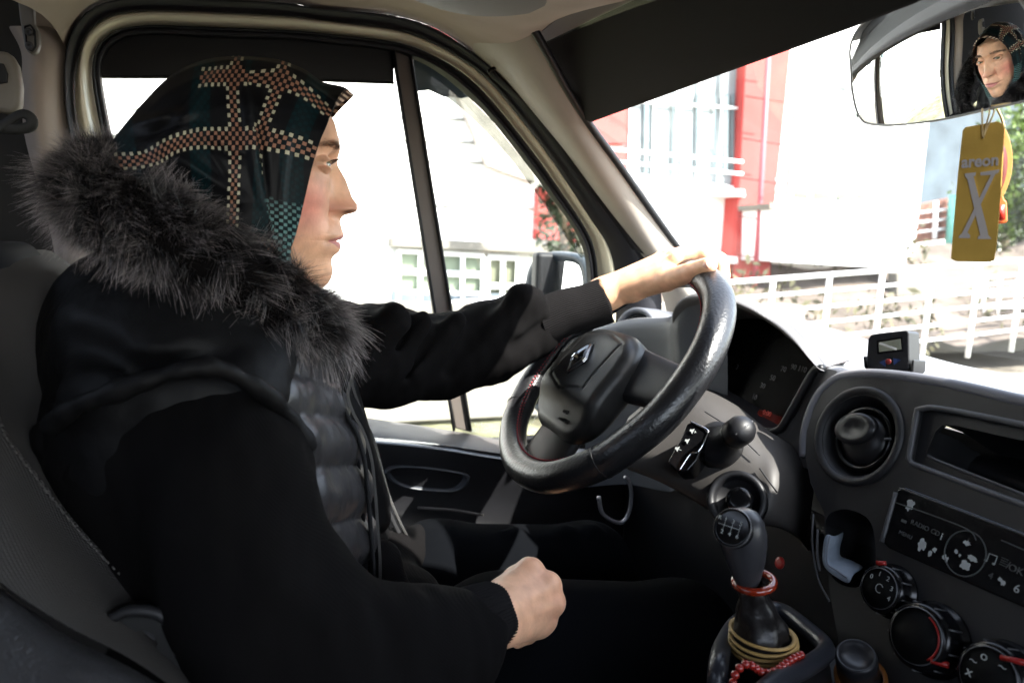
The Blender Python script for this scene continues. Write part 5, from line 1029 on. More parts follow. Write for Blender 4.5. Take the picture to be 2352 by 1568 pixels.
for sgn in (-1, 1):
    for i in range(430):
        u = rg.uniform(0, 1); y_ = .0135+.036*u; zz = zc(322-40*math.sin(u*2.3)+ (u**3)*46)+rg.normal()*.0024*(1-.5*u); s = surf_x(HY+sgn*y_, zz); d = nrm([.15-.3*u, sgn*(.55+.5*u), .75-1.1*u]); L_ = rg.uniform(.005, .008); n_ = nrm([1-.5*u, sgn*(.1+.8*u), 0]); t = nrm(np.cross(d, n_))*.00016
        k = len(v); b_ = s+n_*.0001; v += [b_-t, b_+t, b_+d*L_*.6+n_*.0012+t*.7, b_+d*L_*.6+n_*.0012-t*.7, b_+d*L_+n_*.0010]; f += [(k, k+1, k+2, k+3), (k+3, k+2, k+4)]
    for i in range(70):  # lashes
        u = rg.uniform(-.95, .95); y_ = HY+sgn*(EY+u*.0120); z_ = EZ+.0036*(1-abs(u)**2.2)+.0008*u; xx = EX+math.sqrt(max(.0124**2-(u*.0120)**2-(z_-EZ)**2, 0)); b_ = np.array([xx, y_, z_]); d = nrm([1, sgn*(.2+.6*u), .25]); L_ = rg.uniform(.005, .0075); t = np.array([0, .00018, 0]); k = len(v)
        v += [b_-t, b_+t, b_+d*L_*.6+[0, 0, .0], b_+d*L_+[0, 0, .0016]]; f += [(k, k+1, k+2), (k, k+2, k+3)]
mk('eyebrow', v, f, HAIR, person, smooth=False)
# thumb nail
tn = hL['thumb'][0]; nd = nrm(tn[3]-tn[2]); nn_ = nrm(np.array([-.25, -.95, .25])-nd*(np.array([-.25, -.95, .25])@nd)); nb = np.cross(nd, nn_)
nv = [tn[3]+nd*(a*.0068+.0012)+nb*(b*.0056*(1-.15*a*a))+nn_*(.0112-.0026*b*b-.0010*a*a) for a in np.linspace(-1, 1, 9) for b in np.linspace(-1, 1, 9)]
mk('nail', nv, grid_faces(9, 9), M('nail', (.66, .36, .28), .25, coat=.4), person, sol=.0005)
# ring on the right hand
q0, q1 = mcp['ring'], mcp['ring']+np.array(curl['ring'][0])*.92; ra_ = nrm(q1-q0); e1 = nrm(np.cross(ra_, [0, 0, 1])); e2 = np.cross(ra_, e1)
G().tube(ellipse(q0+(q1-q0)*.42, e1, e2, .0118, .0118, 40), .0011, 8, closed=True, flat=1.5).build('ring', M('gold', (.80, .50, .22), .2, metal=1), person)
# ================================================================== clothes
KNIT = M('black_knit', (.0030, .0027, .0028), .95, bump=.35, bs=1400, spec=.06, fine=('p', .0026, .12)); PUFF = M('puffed_nylon', (.020, .019, .020), .42, bump=.25, bs=90, spec=.45)
NYL = M('black_nylon', (.0035, .0034, .0037), .58, bump=.25, bs=60, spec=.11)
def rib_mat():
    return M('ribbed_knit', (.0045, .004, .0043), .95, bump=.3, bs=1400, spec=.12)
RIB = rib_mat()
TRS = M('black_trousers', (.0022, .0025, .0032), .98, bump=.3, bs=900, spec=.02)
def sleeveL(p):
    pts = [H(760, 812, .91), H(880, 818, .94), H(1010, 820, .97), H(1130, 785, .985), H(1208, 748, .98), H(1262, 733, .972)]
    rr = [.070, .066, .0580, .0600, .0520, .0365]
    d = chain(p, pts, rr, .02)
    for a, b, r in ((H(975, 745, .90), H(900, 860, .89), .018), (H(1050, 742, .915), H(955, 855, .90), .016), (H(1195, 690, .935), H(1100, 800, .925), .022), (H(905, 735, .88), H(850, 800, .87), .022), (H(1215, 690, .94), H(1190, 760, .93), .020)): d = smin(d, seg_d(p, a, b, r, r*.6), .018)
    for a, b, r in ((H(1012, 725, .90), H(930, 860, .885), .008), (H(940, 725, .89), H(905, 800, .88), .008), (H(1105, 735, .91), H(1030, 850, .91), .010), (H(1180, 800, .915), H(1250, 745, .93), .006)): d = -smin(-d, seg_d(p, a, b, r, r*.5), .016)
    return d
V, Fq = snet(sleeveL, (-.12, .78, 1.50), (.42, 1.10, 1.83), .0035)
sweater_v = [V]; sweater_f = list(map(tuple, Fq)); so_ = len(V)
el = [(440, 970, .660, .045), (500, 1050, .610, .054), (530, 1120, .560, .055), (552, 1220, .545, .056), (578, 1330, .530, .057), (640, 1440, .518, .060), (770, 1515, .515, .056), (920, 1512, .530, .050), (1020, 1490, .550, .044), (1070, 1470, .565, .040)]
def sleeveR(p):
    d = chain(p, [H(a, b, y) for a, b, y, r in el], [r for *_, r in el], .03)
    d = smin(d, chain(p, [H(330, 1075, .64), H(440, 1045, .62), H(520, 1060, .605)], [.058, .060, .055], .03), .03); d = smin(d, chain(p, [H(330, 1075, .64), H(430, 1280, .61), H(560, 1430, .57)], [.058, .062, .062], .03), .03); d = smin(d, seg_d(p, H(520, 1000, .61), H(600, 1090, .60), .030, .035), .03); pass
    for a, b, r in ((H(600, 1240, .50), H(735, 1262, .545), .012), (H(640, 1350, .48), H(750, 1395, .52), .014), (H(880, 1440, .49), H(910, 1530, .48), .012), (H(950, 1430, .51), H(990, 1530, .51), .012), (H(500, 1080, .55), H(600, 1260, .50), .014), (H(770, 1440, .475), H(800, 1550, .46), .014)): d = smin(d, seg_d(p, a, b, r, r*.7), .022)
    for a, b, r in ((H(905, 1420, .48), H(930, 1540, .46), .009), (H(820, 1400, .46), H(845, 1560, .44), .008)): d = -smin(-d, seg_d(p, a, b, r, r), .018)
    return d
V, Fq = snet(sleeveR, (-.42, .36, 1.28), (.20, .74, 1.78), .0045)
sweater_v.append(V); sweater_f += [tuple(i+so_ for i in q) for q in Fq]; so_ += len(V)
def waist(p):
    d = seg_d(p, H(420, 850, .79), H(620, 1500, .79), .115, .130); d = smin(d, seg_d(p, H(900, 1420, .80), H(700, 1560, .80), .07, .10), .05)
    d = smin(d, seg_d(p, H(880, 1290, .88), H(980, 1250, .95), .045, .035), .03); d = smin(d, seg_d(p, H(900, 1400, .72), H(870, 1300, .74), .03, .03), .03)
    return d
V, Fq = snet(waist, (-.32, .58, 1.12), (.26, 1.02, 1.75), .006)
sweater_v.append(V); sweater_f += [tuple(i+so_ for i in q) for q in Fq]
sw = mk('sweater', np.vstack(sweater_v), sweater_f, KNIT, person)
Vs = np.vstack(sweater_v); nn2 = np.zeros(len(Vs)*3); sw.data.vertices.foreach_get('normal', nn2); nn2 = nn2.reshape(-1, 3); sw.data.vertices.foreach_set('co', (Vs+nn2*(vnoise(Vs*[1, .6, 1.4], 17)*.005+vnoise(Vs*[1.5, .5, .8], 42, 7)*.0022)[:, None]).astype(np.float32).ravel()); sw.data.update()
def cuff(name, path, rad, nrib, flare=0):
    p_ = spl(np.array(path), 26); r_ = np.interp(np.linspace(0, 1, 26), np.linspace(0, 1, len(rad)), rad); T = nrm(p_[-1]-p_[0]); N = nrm(np.cross(T, [0, 1, 0])); B = np.cross(T, N); v = []; ns = nrib*4
    for i in list(range(26))+[25, 23, 20]:
        k = 1 if len(v) < 26*ns else .90
        for j in range(ns): a = 2*math.pi*j/ns; rr = r_[i]*k*(1+.018*math.sin(nrib*a)+.012*math.sin(3*a+i*.3)); v.append(p_[i]+rr*(math.cos(a)*N+math.sin(a)*B*1.0)+T*.0012*math.sin(5*a)*(i == 25))
    return mk(name, v, grid_faces(29, ns, True), RIB, sw)
cuff('cuff', [H(1246, 740, .966), H(1300, 717, .954), H(1350, 704, .944), H(1393, 690, .934)], [.0375, .0350, .0345, .0350], 70)
cuff('cuff', [H(990, 1480, .545), H(1048, 1452, .560), H(1098, 1424, .573), H(1134, 1408, .586)], [.043, .0355, .0325, .0305], 64)
# trousers
def legs(p):
    d = chain(p, [np.array([-.06, .70, 1.22]), H(1150, 1500, .705), H(1560, 1475, .71), H(1660, 1700, .74)], [.11, .086, .074, .06], .03)
    d2 = chain(p, [np.array([-.10, .90, 1.24]), H(1000, 1320, .93), H(1350, 1300, .95), H(1470, 1500, .95)], [.11, .074, .066, .06], .03)
    d = smin(d, d2, .03)
    for a, b, r in ((H(1300, 1225, .93), H(1340, 1330, .90), .012), (H(1360, 1222, .93), H(1420, 1330, .90), .010), (H(1180, 1225, .92), H(1190, 1290, .89), .01)): d = smin(d, seg_d(p, a, b, r, r*.5), .02)
    return d
V, Fq = snet(legs, (-.25, .52, .90), (.62, 1.06, 1.50), .0065); mk('trousers', V, Fq, TRS, person)
AH = P3([(118, 975, .60), (170, 935, .575), (245, 905, .56), (340, 872, .552), (430, 846, .55), (490, 842, .552), (545, 862, .56), (615, 905, .575), (670, 960, .59), (712, 1030, .60)])
# padded vest with hood
vest = [(722, 900, .735, .035), (742, 960, .74, .043), (775, 1040, .74, .045)]
def vestf(p):
    d = seg_d(p, H(430, 820, .775), H(570, 1330, .775), .118, .122)
    d = smin(d, seg_d(p, (-.10, .63, 1.66), (-.06, .92, 1.67), .06, .055), .05)
    # hood mass hanging down the back and over the shoulder
    for c, r in ((H(300, 735, .81), (.072, .12, .075)), (H(245, 815, .81), (.048, .11, .050)), (H(420, 760, .70), (.10, .085, .060)), (H(300, 900, .70), (.060, .09, .045)), (H(520, 835, .665), (.06, .05, .028)), (H(255, 985, .70), (.044, .07, .042)), (H(330, 1060, .68), (.075, .09, .07)), (H(420, 905, .625), (.085, .055, .045))): d = smin(d, ell_d(p, c, r), .03)
    for a, b, c in ((H(120, 760, .64), H(330, 860, .60), H(520, 800, .60)), (H(110, 880, .66), H(220, 930, .62), H(400, 860, .60)), (H(160, 640, .66), H(330, 700, .60), H(520, 740, .60))): d = -smin(-d, seg_d(p, a, b, .004, .006), .02); d = -smin(-d, seg_d(p, b, c, .006, .004), .02)
    return d
V, Fq = snet(vestf, (-.42, .52, 1.30), (.16, 1.0, 1.95), .0045)
vn_ = vnoise(V, 22); vn2 = vnoise(V, 60, 5)
me_t = None
vst = mk('padded_vest', V, Fq, NYL, person)
me_ = vst.data; nn2 = np.zeros(len(V)*3); me_.vertices.foreach_get('normal', nn2); nn2 = nn2.reshape(-1, 3); V2 = V+nn2*(vn_*.003+vn2*.0012)[:, None]; me_.vertices.foreach_set('co', V2.astype(np.float32).ravel()); me_.update()
ah = spl(AH, 90); ahr = .0075+.0012*np.sin(np.arange(90)*.31)+.0006*np.sin(np.arange(90)*.83); G().tube(ah+np.array([0, -.004, 0]), ahr, 18).build('armhole_edge', NYL, vst, sub=1); ah2 = spl(P3([(105, 985, .66), (120, 1030, .64), (170, 1075, .62), (235, 1110, .60), (285, 1122, .59)]), 30); G().tube(ah2, .012+.001*np.sin(np.arange(30)*.4), 16).build('armhole_edge', NYL, vst, sub=1)
pf = [(700, 875, .034), (732, 950, .038), (758, 1042, .043), (776, 1150, .046), (788, 1265, .046), (800, 1372, .040)]
def pufff(p):
    d = seg_d(p, H(640, 900, .735), H(730, 1400, .735), .050, .055)
    for a, b, r in pf: c = H(a, b, .695); d = smin(d, seg_d(p, c+[-.050, -.050, .026], c+[.006, .050, -.008], r*.88, r*.84), .0022)
    return d
V, Fq = snet(pufff, (-.16, .56, 1.32), (.20, .84, 1.84), .0035); v1 = vnoise(V, 45); v2 = vnoise(V*[1, 1, .35], 120, 4)
pfo = mk('vest_quilting', V, Fq, PUFF, vst); me_ = pfo.data; nn2 = np.zeros(len(V)*3); me_.vertices.foreach_get('normal', nn2); nn2 = nn2.reshape(-1, 3); me_.vertices.foreach_set('co', (V+nn2*(v1*.0024+v2*.0009)[:, None]).astype(np.float32).ravel()); me_.update()
# zip: tape and teeth, near side and the far flap
zt = P3([(806, 835, .738), (796, 870, .732), (788, 905, .728), (800, 945, .724), (824, 990, .720), (842, 1050, .716), (850, 1120, .712), (856, 1200, .710), (862, 1290, .708), (860, 1370, .706), (852, 1425, .706)])
zf = P3([(812, 830, .80), (806, 880, .815), (830, 950, .835), (856, 1010, .85), (875, 1080, .86), (892, 1140, .87), (915, 1195, .88), (938, 1240, .89)])
ZM = M('zip_teeth', (.05, .048, .046), .5, metal=.2); ZT_ = M('zip_tape', (.010, .010, .011), .9)
for path, nm in ((zt+np.array([.003, -.003, 0]), 170), (zf, 120)):
    q = arc(spl(path, 300), nm); G().tube(q+[-.006, 0, 0], .006, 8, flat=.4).build('zip_tape', ZT_, vst)
    g = G()
    for i in range(0, nm, 1): g.box(q[i]+[.0015, -.002, 0], (.0030, .0022, .0016))
    g.build('zip_teeth', ZM, vst, smooth=False)
loft('vest_front_edge', [zt+[-.03, -.004, 0], zt+[-.012, .002, 0], zt+[-.002, .006, 0], (zt+np.array([arc(zf, len(zt))[i] for i in range(len(zt))]))/2+[-.03, .0, 0], arc(zf, len(zt))+[-.004, 0, 0], arc(zf, len(zt))+[-.03, .03, 0], arc(zf, len(zt))+[-.10, .06, 0]], NYL, vst, n=60, sub=1)
# far side of the chest
def farv(p): return smin(seg_d(p, (-.05, .87, 1.60), (-.08, .87, 1.40), .085, .09), seg_d(p, H(770, 900, .84), H(850, 1180, .86), .028, .03), .03)
V, Fq = snet(farv, (-.2, .74, 1.28), (.14, 1.0, 1.72), .006); mk('vest_lining', V, Fq, NYL, vst)
# ---------------------------------------------------------------- headscarf
def scarf_mat():
    m = M('checked_satin', (.010, .010, .012), .5, bump=.15, bs=500, spec=.12); nt = m.node_tree; L = nt.links.new; b = nt.nodes['Principled BSDF']
    def mth(op, a, bb=None, c=None):
        n = nt.nodes.new('ShaderNodeMath'); n.operation = op
        for i, x in enumerate((a, bb, c)):
            if x is None: continue
            if isinstance(x, (int, float)): n.inputs[i].default_value = x
            else: L(x, n.inputs[i])
        return n.outputs[0]
    uv = nt.nodes.new('ShaderNodeUVMap'); uv.uv_map = 'UVMap'; sx = nt.nodes.new('ShaderNodeSeparateXYZ'); L(uv.outputs[0], sx.inputs[0]); u, v = sx.outputs[0], sx.outputs[1]
    cu, cv = mth('FLOOR', u), mth('FLOOR', v); fu, fv = mth('SUBTRACT', u, cu), mth('SUBTRACT', v, cv); inn = mth('MULTIPLY', mth('LESS_THAN', mth('ABSOLUTE', mth('SUBTRACT', fu, .5)), .42), mth('LESS_THAN', mth('ABSOLUTE', mth('SUBTRACT', fv, .5)), .44)); chk = mth('MULTIPLY', inn, mth('FLOORED_MODULO', mth('ADD', cu, cv), 2.0))
    PU, PV = 40.0, 40.0
    mu, mv = mth('FLOORED_MODULO', cu, PU), mth('FLOORED_MODULO', cv, PV)
    inu = mth('LESS_THAN', mu, 3.5); lr_ = mth('GREATER_THAN', u, -9.0); top_ = mth('MULTIPLY', mth('MULTIPLY', mth('GREATER_THAN', mv, 25.5), mth('LESS_THAN', mv, 30.5)), lr_); inv_ = mth('MAXIMUM', mth('LESS_THAN', mv, 4.5), top_)
    edu = mth('MAXIMUM', mth('COMPARE', mu, 0, .4), mth('COMPARE', mu, 3, .4)); edv = mth('MAXIMUM', mth('MAXIMUM', mth('COMPARE', mv, 0, .4), mth('COMPARE', mv, 4, .4)), mth('MULTIPLY', lr_, mth('MAXIMUM', mth('COMPARE', mv, 26, .4), mth('COMPARE', mv, 30, .4))))
    band = mth('MULTIPLY', mth('MAXIMUM', inu, inv_), chk); edge = mth('MULTIPLY', mth('MAXIMUM', mth('MULTIPLY', edu, mth('SUBTRACT', 1, inv_)), mth('MULTIPLY', edv, mth('SUBTRACT', 1, inu))), chk)
    tu = mth('MAXIMUM', mth('MULTIPLY', mth('GREATER_THAN', mu, 7.5), mth('LESS_THAN', mu, 12.5)), mth('MULTIPLY', mth('GREATER_THAN', mu, 28.5), mth('LESS_THAN', mu, 34.5))); teal = mth('MULTIPLY', tu, mth('MAXIMUM', chk, .45))
    def mix(fac, a, c):
        n = nt.nodes.new('ShaderNodeMix'); n.data_type = 'RGBA'; L(fac, n.inputs[0]); L(a, n.inputs[6]) if not isinstance(a, tuple) else setattr(n.inputs[6], 'default_value', a)
        n.inputs[7].default_value = c; return n.outputs[2]
    c0 = mix(mth('MULTIPLY', teal, .9), (.0045, .0045, .0055, 1), (.003, .016, .019, 1)); c1 = mix(mth('MULTIPLY', band, .96), c0, (.31, .155, .10, 1)); c2 = mix(edge, c1, (.44, .41, .29, 1))
    at = nt.nodes.new('ShaderNodeAttribute'); at.attribute_name = 'zone'; cz_ = mix(mth('MULTIPLY', at.outputs['Fac'], chk), c2, (.10, .19, .18, 1)); L(cz_, b.inputs['Base Color']); return m
SCM = scarf_mat()
topS = spl(PL([(800, 207), (786, 200), (740, 189), (700, 162), (640, 139), (570, 131), (500, 134), (440, 149), (390, 177), (340, 226), (300, 272), (265, 318), (240, 370), (250, 450), (300, 540)], y=HY), 121)
frS = spl(PL([(800, 207), (793, 215), (783, 227), (771, 244), (757, 268), (740, 310), (725, 345), (708, 400), (694, 460), (684, 500), (672, 545), (664, 570), (668, 610), (690, 650), (730, 676)], y=HY), 121)
botS = spl(np.array([P(730, 676, y=HY), P(700, 720, y=HY), P(620, 740, y=HY), P(500, 720, y=HY), P(380, 640, y=HY), P(300, 540, y=HY)]), 121)
NS, NT = 110, 120; ws = np.zeros((NT+1,)); v = np.zeros((NS+1, NT+1, 3))
sidx = np.linspace(0, 120, NS+1); t_ = np.linspace(0, 1, NT+1)
def at_(c, s): return np.stack([np.interp(s, np.arange(121), c[:, i]) for i in range(3)], -1)
for i in range(NS+1):
    s = sidx[i]/120; T_, B_ = at_(topS, np.array([sidx[i]]))[0], at_(botS, np.array([sidx[i]]))[0]
    # straight run from top line to bottom line, blended with the face edge at the front
    ln = T_+(B_-T_)*t_[:, None]; f0 = at_(frS, t_*120); base0 = topS[0]+(botS[0]-topS[0])*t_[:, None]; w_ = (1-s)**2.2
    bk0 = np.repeat([topS[-1]], NT+1, 0)
    v[i] = ln+(f0-base0)*w_
W0 = np.interp(t_, [0, .05, .12, .2, .3, .45, .6, .75, .85, .93, 1], [0, .016, .032, .046, .060, .069, .068, .056, .040, .02, .0])
Wm = np.interp(t_, [0, .05, .12, .25, .4, .55, .7, .85, 1], [0, .032, .052, .074, .084, .085, .080, .074, .068])
We = np.interp(t_, [0, .1, .3, .6, 1], [0, .02, .04, .05, .05])
WW = np.zeros((NS+1, NT+1))
for i in range(NS+1):
    s = sidx[i]/120; a = np.clip(s/.35, 0, 1); a = a*a*(3-2*a); b2_ = np.clip((s-.55)/.45, 0, 1)**1.5; WW[i] = (W0*(1-a)+Wm*a)*(1-b2_)+We*b2_
# image position of every point, used to lay the woven bands
def pix(pt): w_ = pt-CAM; return np.stack([CX+F*(w_@_r)/(w_@_f), CY-F*(w_@_u)/(w_@_f)], -1)
near = v.copy(); near[..., 1] = HY-WW; q2 = pix(near.reshape(-1, 3)).reshape(NS+1, NT+1, 2)
# folds: shallow ridges along draped lines
def ridge(q, a, b, wd): a, b = np.array(a, float), np.array(b, float); ab = b-a; t = np.clip(((q-a)@ab)/(ab@ab), 0, 1); d = np.linalg.norm(q-a-t[..., None]*ab, axis=-1); return np.exp(-(d/wd)**2)*np.sin(np.clip(t, .02, .98)*math.pi)**.5
fd = .0045*ridge(q2, (556, 190), (600, 470), 9)-.004*ridge(q2, (585, 200), (612, 470), 10)+.004*ridge(q2, (360, 330), (560, 460), 14)-.004*ridge(q2, (330, 350), (520, 500), 12)+.003*ridge(q2, (440, 290), (560, 350), 8)-.003*ridge(q2, (430, 310), (560, 370), 8)+.004*ridge(q2, (300, 290), (420, 260), 10)-.003*ridge(q2, (310, 320), (430, 280), 9)+.003*ridge(q2, (700, 190), (770, 240), 6)
fd = fd*1.5+.0035*ridge(q2, (520, 140), (330, 400), 14)-.003*ridge(q2, (500, 145), (300, 380), 10)+.003*ridge(q2, (660, 300), (640, 520), 9)-.0025*ridge(q2, (680, 300), (655, 540), 8)+.003*ridge(q2, (470, 330), (560, 480), 7)
WW2 = WW+fd*np.clip(WW/.03, 0, 1)
near[..., 1] = HY-WW2; farp = v.copy(); farp[..., 1] = HY+WW2
sv = np.vstack([near.reshape(-1, 3), farp.reshape(-1, 3)]); nN = (NS+1)*(NT+1); sf = [tuple(reversed(q)) for q in grid_faces(NS+1, NT+1)]; sf2 = [tuple(i+nN for i in q) for q in grid_faces(NS+1, NT+1)]
# correspondences photograph -> weave, one set per panel (cells of one check)
def tps(src, dst):
    src, dst = np.array(src, float)/100, np.array(dst, float); n = len(src); r = np.linalg.norm(src[:, None]-src[None], axis=2); K_ = np.where(r > 0, r*r*np.log(r+1e-12), 0)+np.eye(n)*.02
    A = np.zeros((n+3, n+3)); A[:n, :n] = K_; A[:n, n] = 1; A[:n, n+1:] = src; A[n:, :n] = A[:n, n:].T; W_ = np.linalg.solve(A, np.vstack([dst, np.zeros((3, 2))]))
    def f_(q): q = np.asarray(q, float)/100; r = np.linalg.norm(q[:, None]-src[None], axis=2); return np.where(r > 0, r*r*np.log(r+1e-12), 0)@W_[:n]+W_[n]+q@W_[n+1:]
    return f_
# left panel: vertical band u 0..4 through (541,..), horizontal band v 0..5 about y 300
TL = tps([(524, 292), (556, 292), (524, 346), (556, 346), (420, 302), (420, 350), (330, 345), (345, 385), (524, 415), (552, 415), (520, 185), (552, 185), (480, 155), (620, 170), (400, 180), (300, 470)],
         [(0, 0), (4, 0), (0, 5), (4, 5), (-13, 0), (-13, 5), (-25, 0), (-25, 5), (0, 11.5), (4, 11.5), (0, -10.5), (4, -10.5), (-7, -14), (12, -12), (-16, -12), (-28, 16)])
TR = tps([(590, 283), (618, 292), (575, 330), (604, 345), (726, 328), (716, 372), (618, 205), (650, 212), (640, 140), (668, 146), (720, 210), (706, 232), (765, 250), (755, 272), (560, 165), (556, 190), (640, 470), (670, 480)],
         [(0, 0), (4, 0), (0, 5), (4, 5), (14.5, 0), (14.5, 5), (0, -9), (4, -9), (0, -16), (4, -16), (10, -14), (10, -9.4), (15, -14), (15, -9.4), (-6, -14), (-6, -9.4), (7, 18), (10, 19)])
def foldx(y): return np.interp(y, [100, 190, 300, 440, 600], [556, 566, 583, 606, 640])
qn = q2.reshape(-1, 2); uvL, uvR = TL(qn), TR(qn); isR = qn[:, 0] > foldx(qn[:, 1])
scarf = mk('headscarf', sv, sf+sf2, SCM, person, sol=0)
me_ = scarf.data; uvl = me_.uv_layers.new(name='UVMap'); li = np.zeros(len(me_.loops), int); me_.loops.foreach_get('vertex_index', li)
ps = np.array([p.loop_start for p in me_.polygons]); pc_ = np.array([qn[li[s]%nN] for s in ps]); right = pc_[:, 0] > foldx(pc_[:, 1])
uo = np.zeros((len(li), 2)); rl = np.repeat(right, 4); idx = li % nN; uo = np.where(rl[:, None], uvR[idx], uvL[idx]); uvl.data.foreach_set('uv', uo.astype(np.float32).ravel())
zo = me_.attributes.new('zone', 'FLOAT', 'POINT'); zz_ = ((qn[:, 1] > 452+(qn[:, 0]-600)*.2) & (qn[:, 0] > foldx(qn[:, 1]))).astype(float)*(.35+.65*np.clip((qn[:, 1]-440)/60, 0, 1)); zo.data.foreach_set('value', np.tile(zz_, 2).astype(np.float32))
s_ = scarf.modifiers.new('s', 'SOLIDIFY'); s_.thickness = .0012; s_.offset = 0
# bonnet under the scarf: the striped band at the forehead
STRP = M('striped_cotton', (.05, .02, .015), .8, fine=('z', .006, .1), bump=.1, bs=400)
nt = STRP.node_tree; bn = nt.nodes['Principled BSDF']; tc = nt.nodes.new('ShaderNodeTexCoord'); mp_ = nt.nodes.new('ShaderNodeMapping'); mp_.inputs['Rotation'].default_value = (0, R_(-20), 0); wv = nt.nodes.new('ShaderNodeTexWave'); wv.bands_direction = 'Z'; wv.inputs['Scale'].default_value = 46
nt.links.new(tc.outputs['Object'], mp_.inputs[0]); nt.links.new(mp_.outputs[0], wv.inputs[0]); rp = nt.nodes.new('ShaderNodeValToRGB'); rp.color_ramp.interpolation = 'CONSTANT'; rp.color_ramp.elements[0].color = (.035, .016, .012, 1); rp.color_ramp.elements[1].position = .62; rp.color_ramp.elements[1].color = (.50, .36, .26, 1); nt.links.new(wv.outputs[0], rp.inputs[0]); nt.links.new(rp.outputs[0], bn.inputs['Base Color'])
eN = near[0, :24]; eF = farp[0, :24]; tt = np.linspace(0, 1, 24)[:, None]
def band_(e, k): return e+np.array([.0060, 0, -.0045])*(1-tt)**.5*k+np.array([0, 0, .0])+(np.array([0, HY, 0])-e*[0, 1, 0])*[0, .10, 0]*k
loft('bonnet', [(band_(eN, k))[::-1] for k in (-.3, 0, .5, 1)], STRP, scarf, n=60, curve=False); loft('bonnet', [band_(eF, k) for k in (-.5, 0, .5, 1)], STRP, scarf, n=60, curve=False)
# ---------------------------------------------------------------- fur trim of the hood
FURB = M('fur_base', (.003, .0025, .0025), .9, spec=.05)
FUR = M('fur_hair', (.010, .0075, .007), .40, spec=.5); FURT = M('fur_hair_tips', (.30, .25, .24), .45)
for mt_, rc, tc_ in ((FUR, (.003, .0025, .0025), (.022, .017, .0165)), (FURT, (.004, .003, .003), (.35, .305, .30))):
    nt = mt_.node_tree; at_n = nt.nodes.new('ShaderNodeAttribute'); at_n.attribute_name = 'along'; rp_ = nt.nodes.new('ShaderNodeValToRGB'); rp_.color_ramp.elements[0].position = .35; rp_.color_ramp.elements[0].color = (*rc, 1); rp_.color_ramp.elements[1].color = (*tc_, 1); nt.links.new(at_n.outputs['Fac'], rp_.inputs[0]); nt.links.new(rp_.outputs[0], nt.nodes['Principled BSDF'].inputs['Base Color'])
cn_ = P3([(245, 440, .90), (238, 432, .82), (240, 432, .74), (268, 462, .70), (315, 500, .675), (395, 548, .66), (475, 592, .66), (550, 640, .665), (625, 690, .68), (695, 735, .705), (755, 768, .74)])
cr_r = [.042, .046, .047, .046, .044, .043, .043, .044, .044, .043, .034]
cf_ = P3([(175, 430, .90), (240, 470, .945), (400, 540, .95), (560, 620, .93), (680, 700, .89), (745, 750, .84), (775, 785, .79)]); cf_r = [.045, .05, .046, .042, .036, .034, .024]
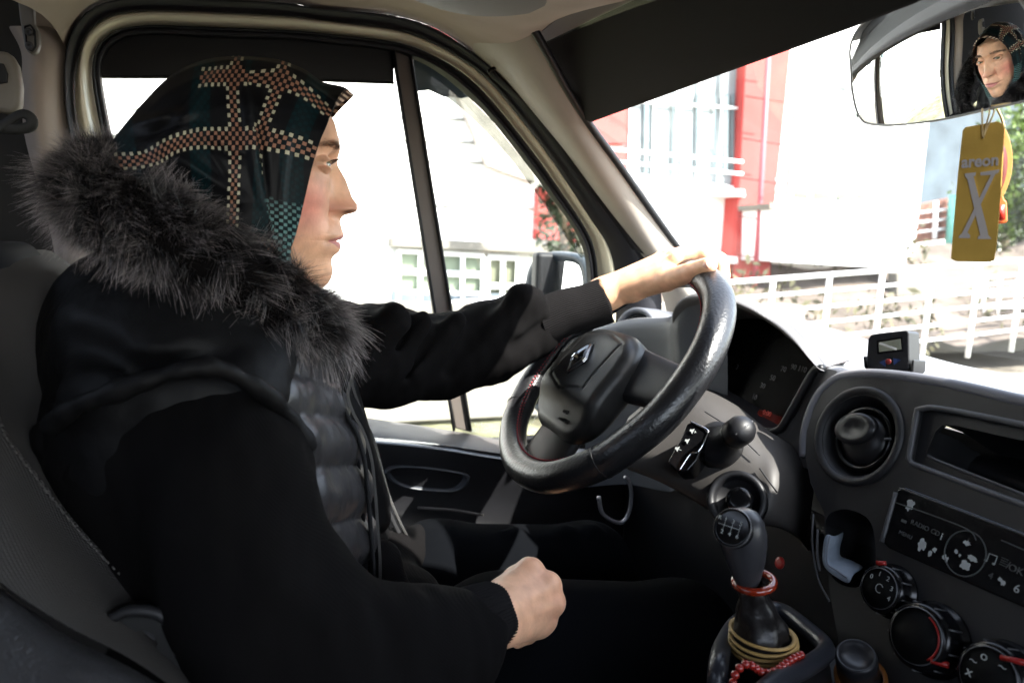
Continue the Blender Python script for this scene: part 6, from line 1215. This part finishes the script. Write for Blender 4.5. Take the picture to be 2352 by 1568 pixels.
def fur(path, rad, n, name, seed):
    c = arc(spl(path, 200), 90); r_ = np.interp(np.linspace(0, 1, 90), np.linspace(0, 1, len(rad)), rad)*.82
    g = G().tube(c, r_, 24); base_o = g.build(name, FURB, vst, sub=1)
    rg = np.random.default_rng(seed); T = np.gradient(c, axis=0); T /= np.linalg.norm(T, axis=1)[:, None]
    N = np.zeros_like(c); N[0] = nrm(np.cross(T[0], [.3, .2, .9]))
    for i in range(1, 90): N[i] = nrm(N[i-1]-T[i]*(N[i-1]@T[i]))
    B = np.cross(T, N)
    # clumps share a direction
    ncl = 900; cs = rg.uniform(0, 89, ncl); ct = rg.uniform(0, 2*math.pi, ncl); cd_ = rg.normal(size=(ncl, 3))*.58
    for mat, nn, lr, nm in ((FUR, n, (.016, .027), 'fur_hair'), (FURT, n//2, (.026, .042), 'fur_guard_hair')):
        k = rg.integers(ncl, size=nn); s = np.clip(cs[k]+rg.normal(size=nn)*.9, 0, 88.99); th = ct[k]+rg.normal(size=nn)*.16; i0 = s.astype(int); fq = (s-i0)[:, None]
        C = c[i0]*(1-fq)+c[i0+1]*fq; R1 = (r_[i0]*(1-fq[:, 0])+r_[i0+1]*fq[:, 0]); rd = np.cos(th)[:, None]*N[i0]+np.sin(th)[:, None]*B[i0]
        root = C+rd*(R1-.002)[:, None]; d = rd*1.0+T[i0]*.55+cd_[k]+rg.normal(size=(nn, 3))*.16+np.array([0, 0, -.12]); d /= np.linalg.norm(d, axis=1)[:, None]
        L_ = rg.uniform(*lr, size=nn)*.82*(.8+.35*np.sin(k*1.7)); sg = np.array([0, 0, -.006])
        w_ = rg.uniform(.00013, .00028, nn); side = np.cross(d, rg.normal(size=(nn, 3))); side /= np.linalg.norm(side, axis=1)[:, None]; pts = []
        curl_ = rg.normal(size=(nn, 3))*.0016
        for j, u in enumerate((0, .35, .7, 1.)):
            ctr = root+d*(L_*u)[:, None]+(sg*(u*u)*(L_/.03)[:, None])+cd_[k]*(u*u*.004)+curl_*u*u; ww = (w_*(1-u*.85))[:, None]*side
            pts += [ctr-ww, ctr+ww]
        Vv = np.stack(pts, 1).reshape(-1, 3); b0_ = np.arange(nn)*8; Ff = np.concatenate([np.stack([b0_+2*j, b0_+2*j+1, b0_+2*j+3, b0_+2*j+2], 1) for j in range(3)])
        me = bpy.data.meshes.new(nm); me.vertices.add(len(Vv)); me.vertices.foreach_set('co', Vv.astype(np.float32).ravel()); me.loops.add(len(Ff)*4); me.loops.foreach_set('vertex_index', Ff.astype(np.int32).ravel()); me.polygons.add(len(Ff)); me.polygons.foreach_set('loop_start', np.arange(len(Ff), dtype=np.int32)*4); me.polygons.foreach_set('loop_total', np.full(len(Ff), 4, np.int32)); me.update(); me.materials.append(mat); al = me.attributes.new('along', 'FLOAT', 'POINT'); al.data.foreach_set('value', np.tile(np.array([0, 0, .35, .35, .7, .7, 1, 1], np.float32), nn))
        o = link(bpy.data.objects.new(nm, me)); par(o, vst)
fur(cn_, cr_r, 60000, 'fur_collar', 11)
fur(cf_, cf_r, 9000, 'fur_collar', 12)
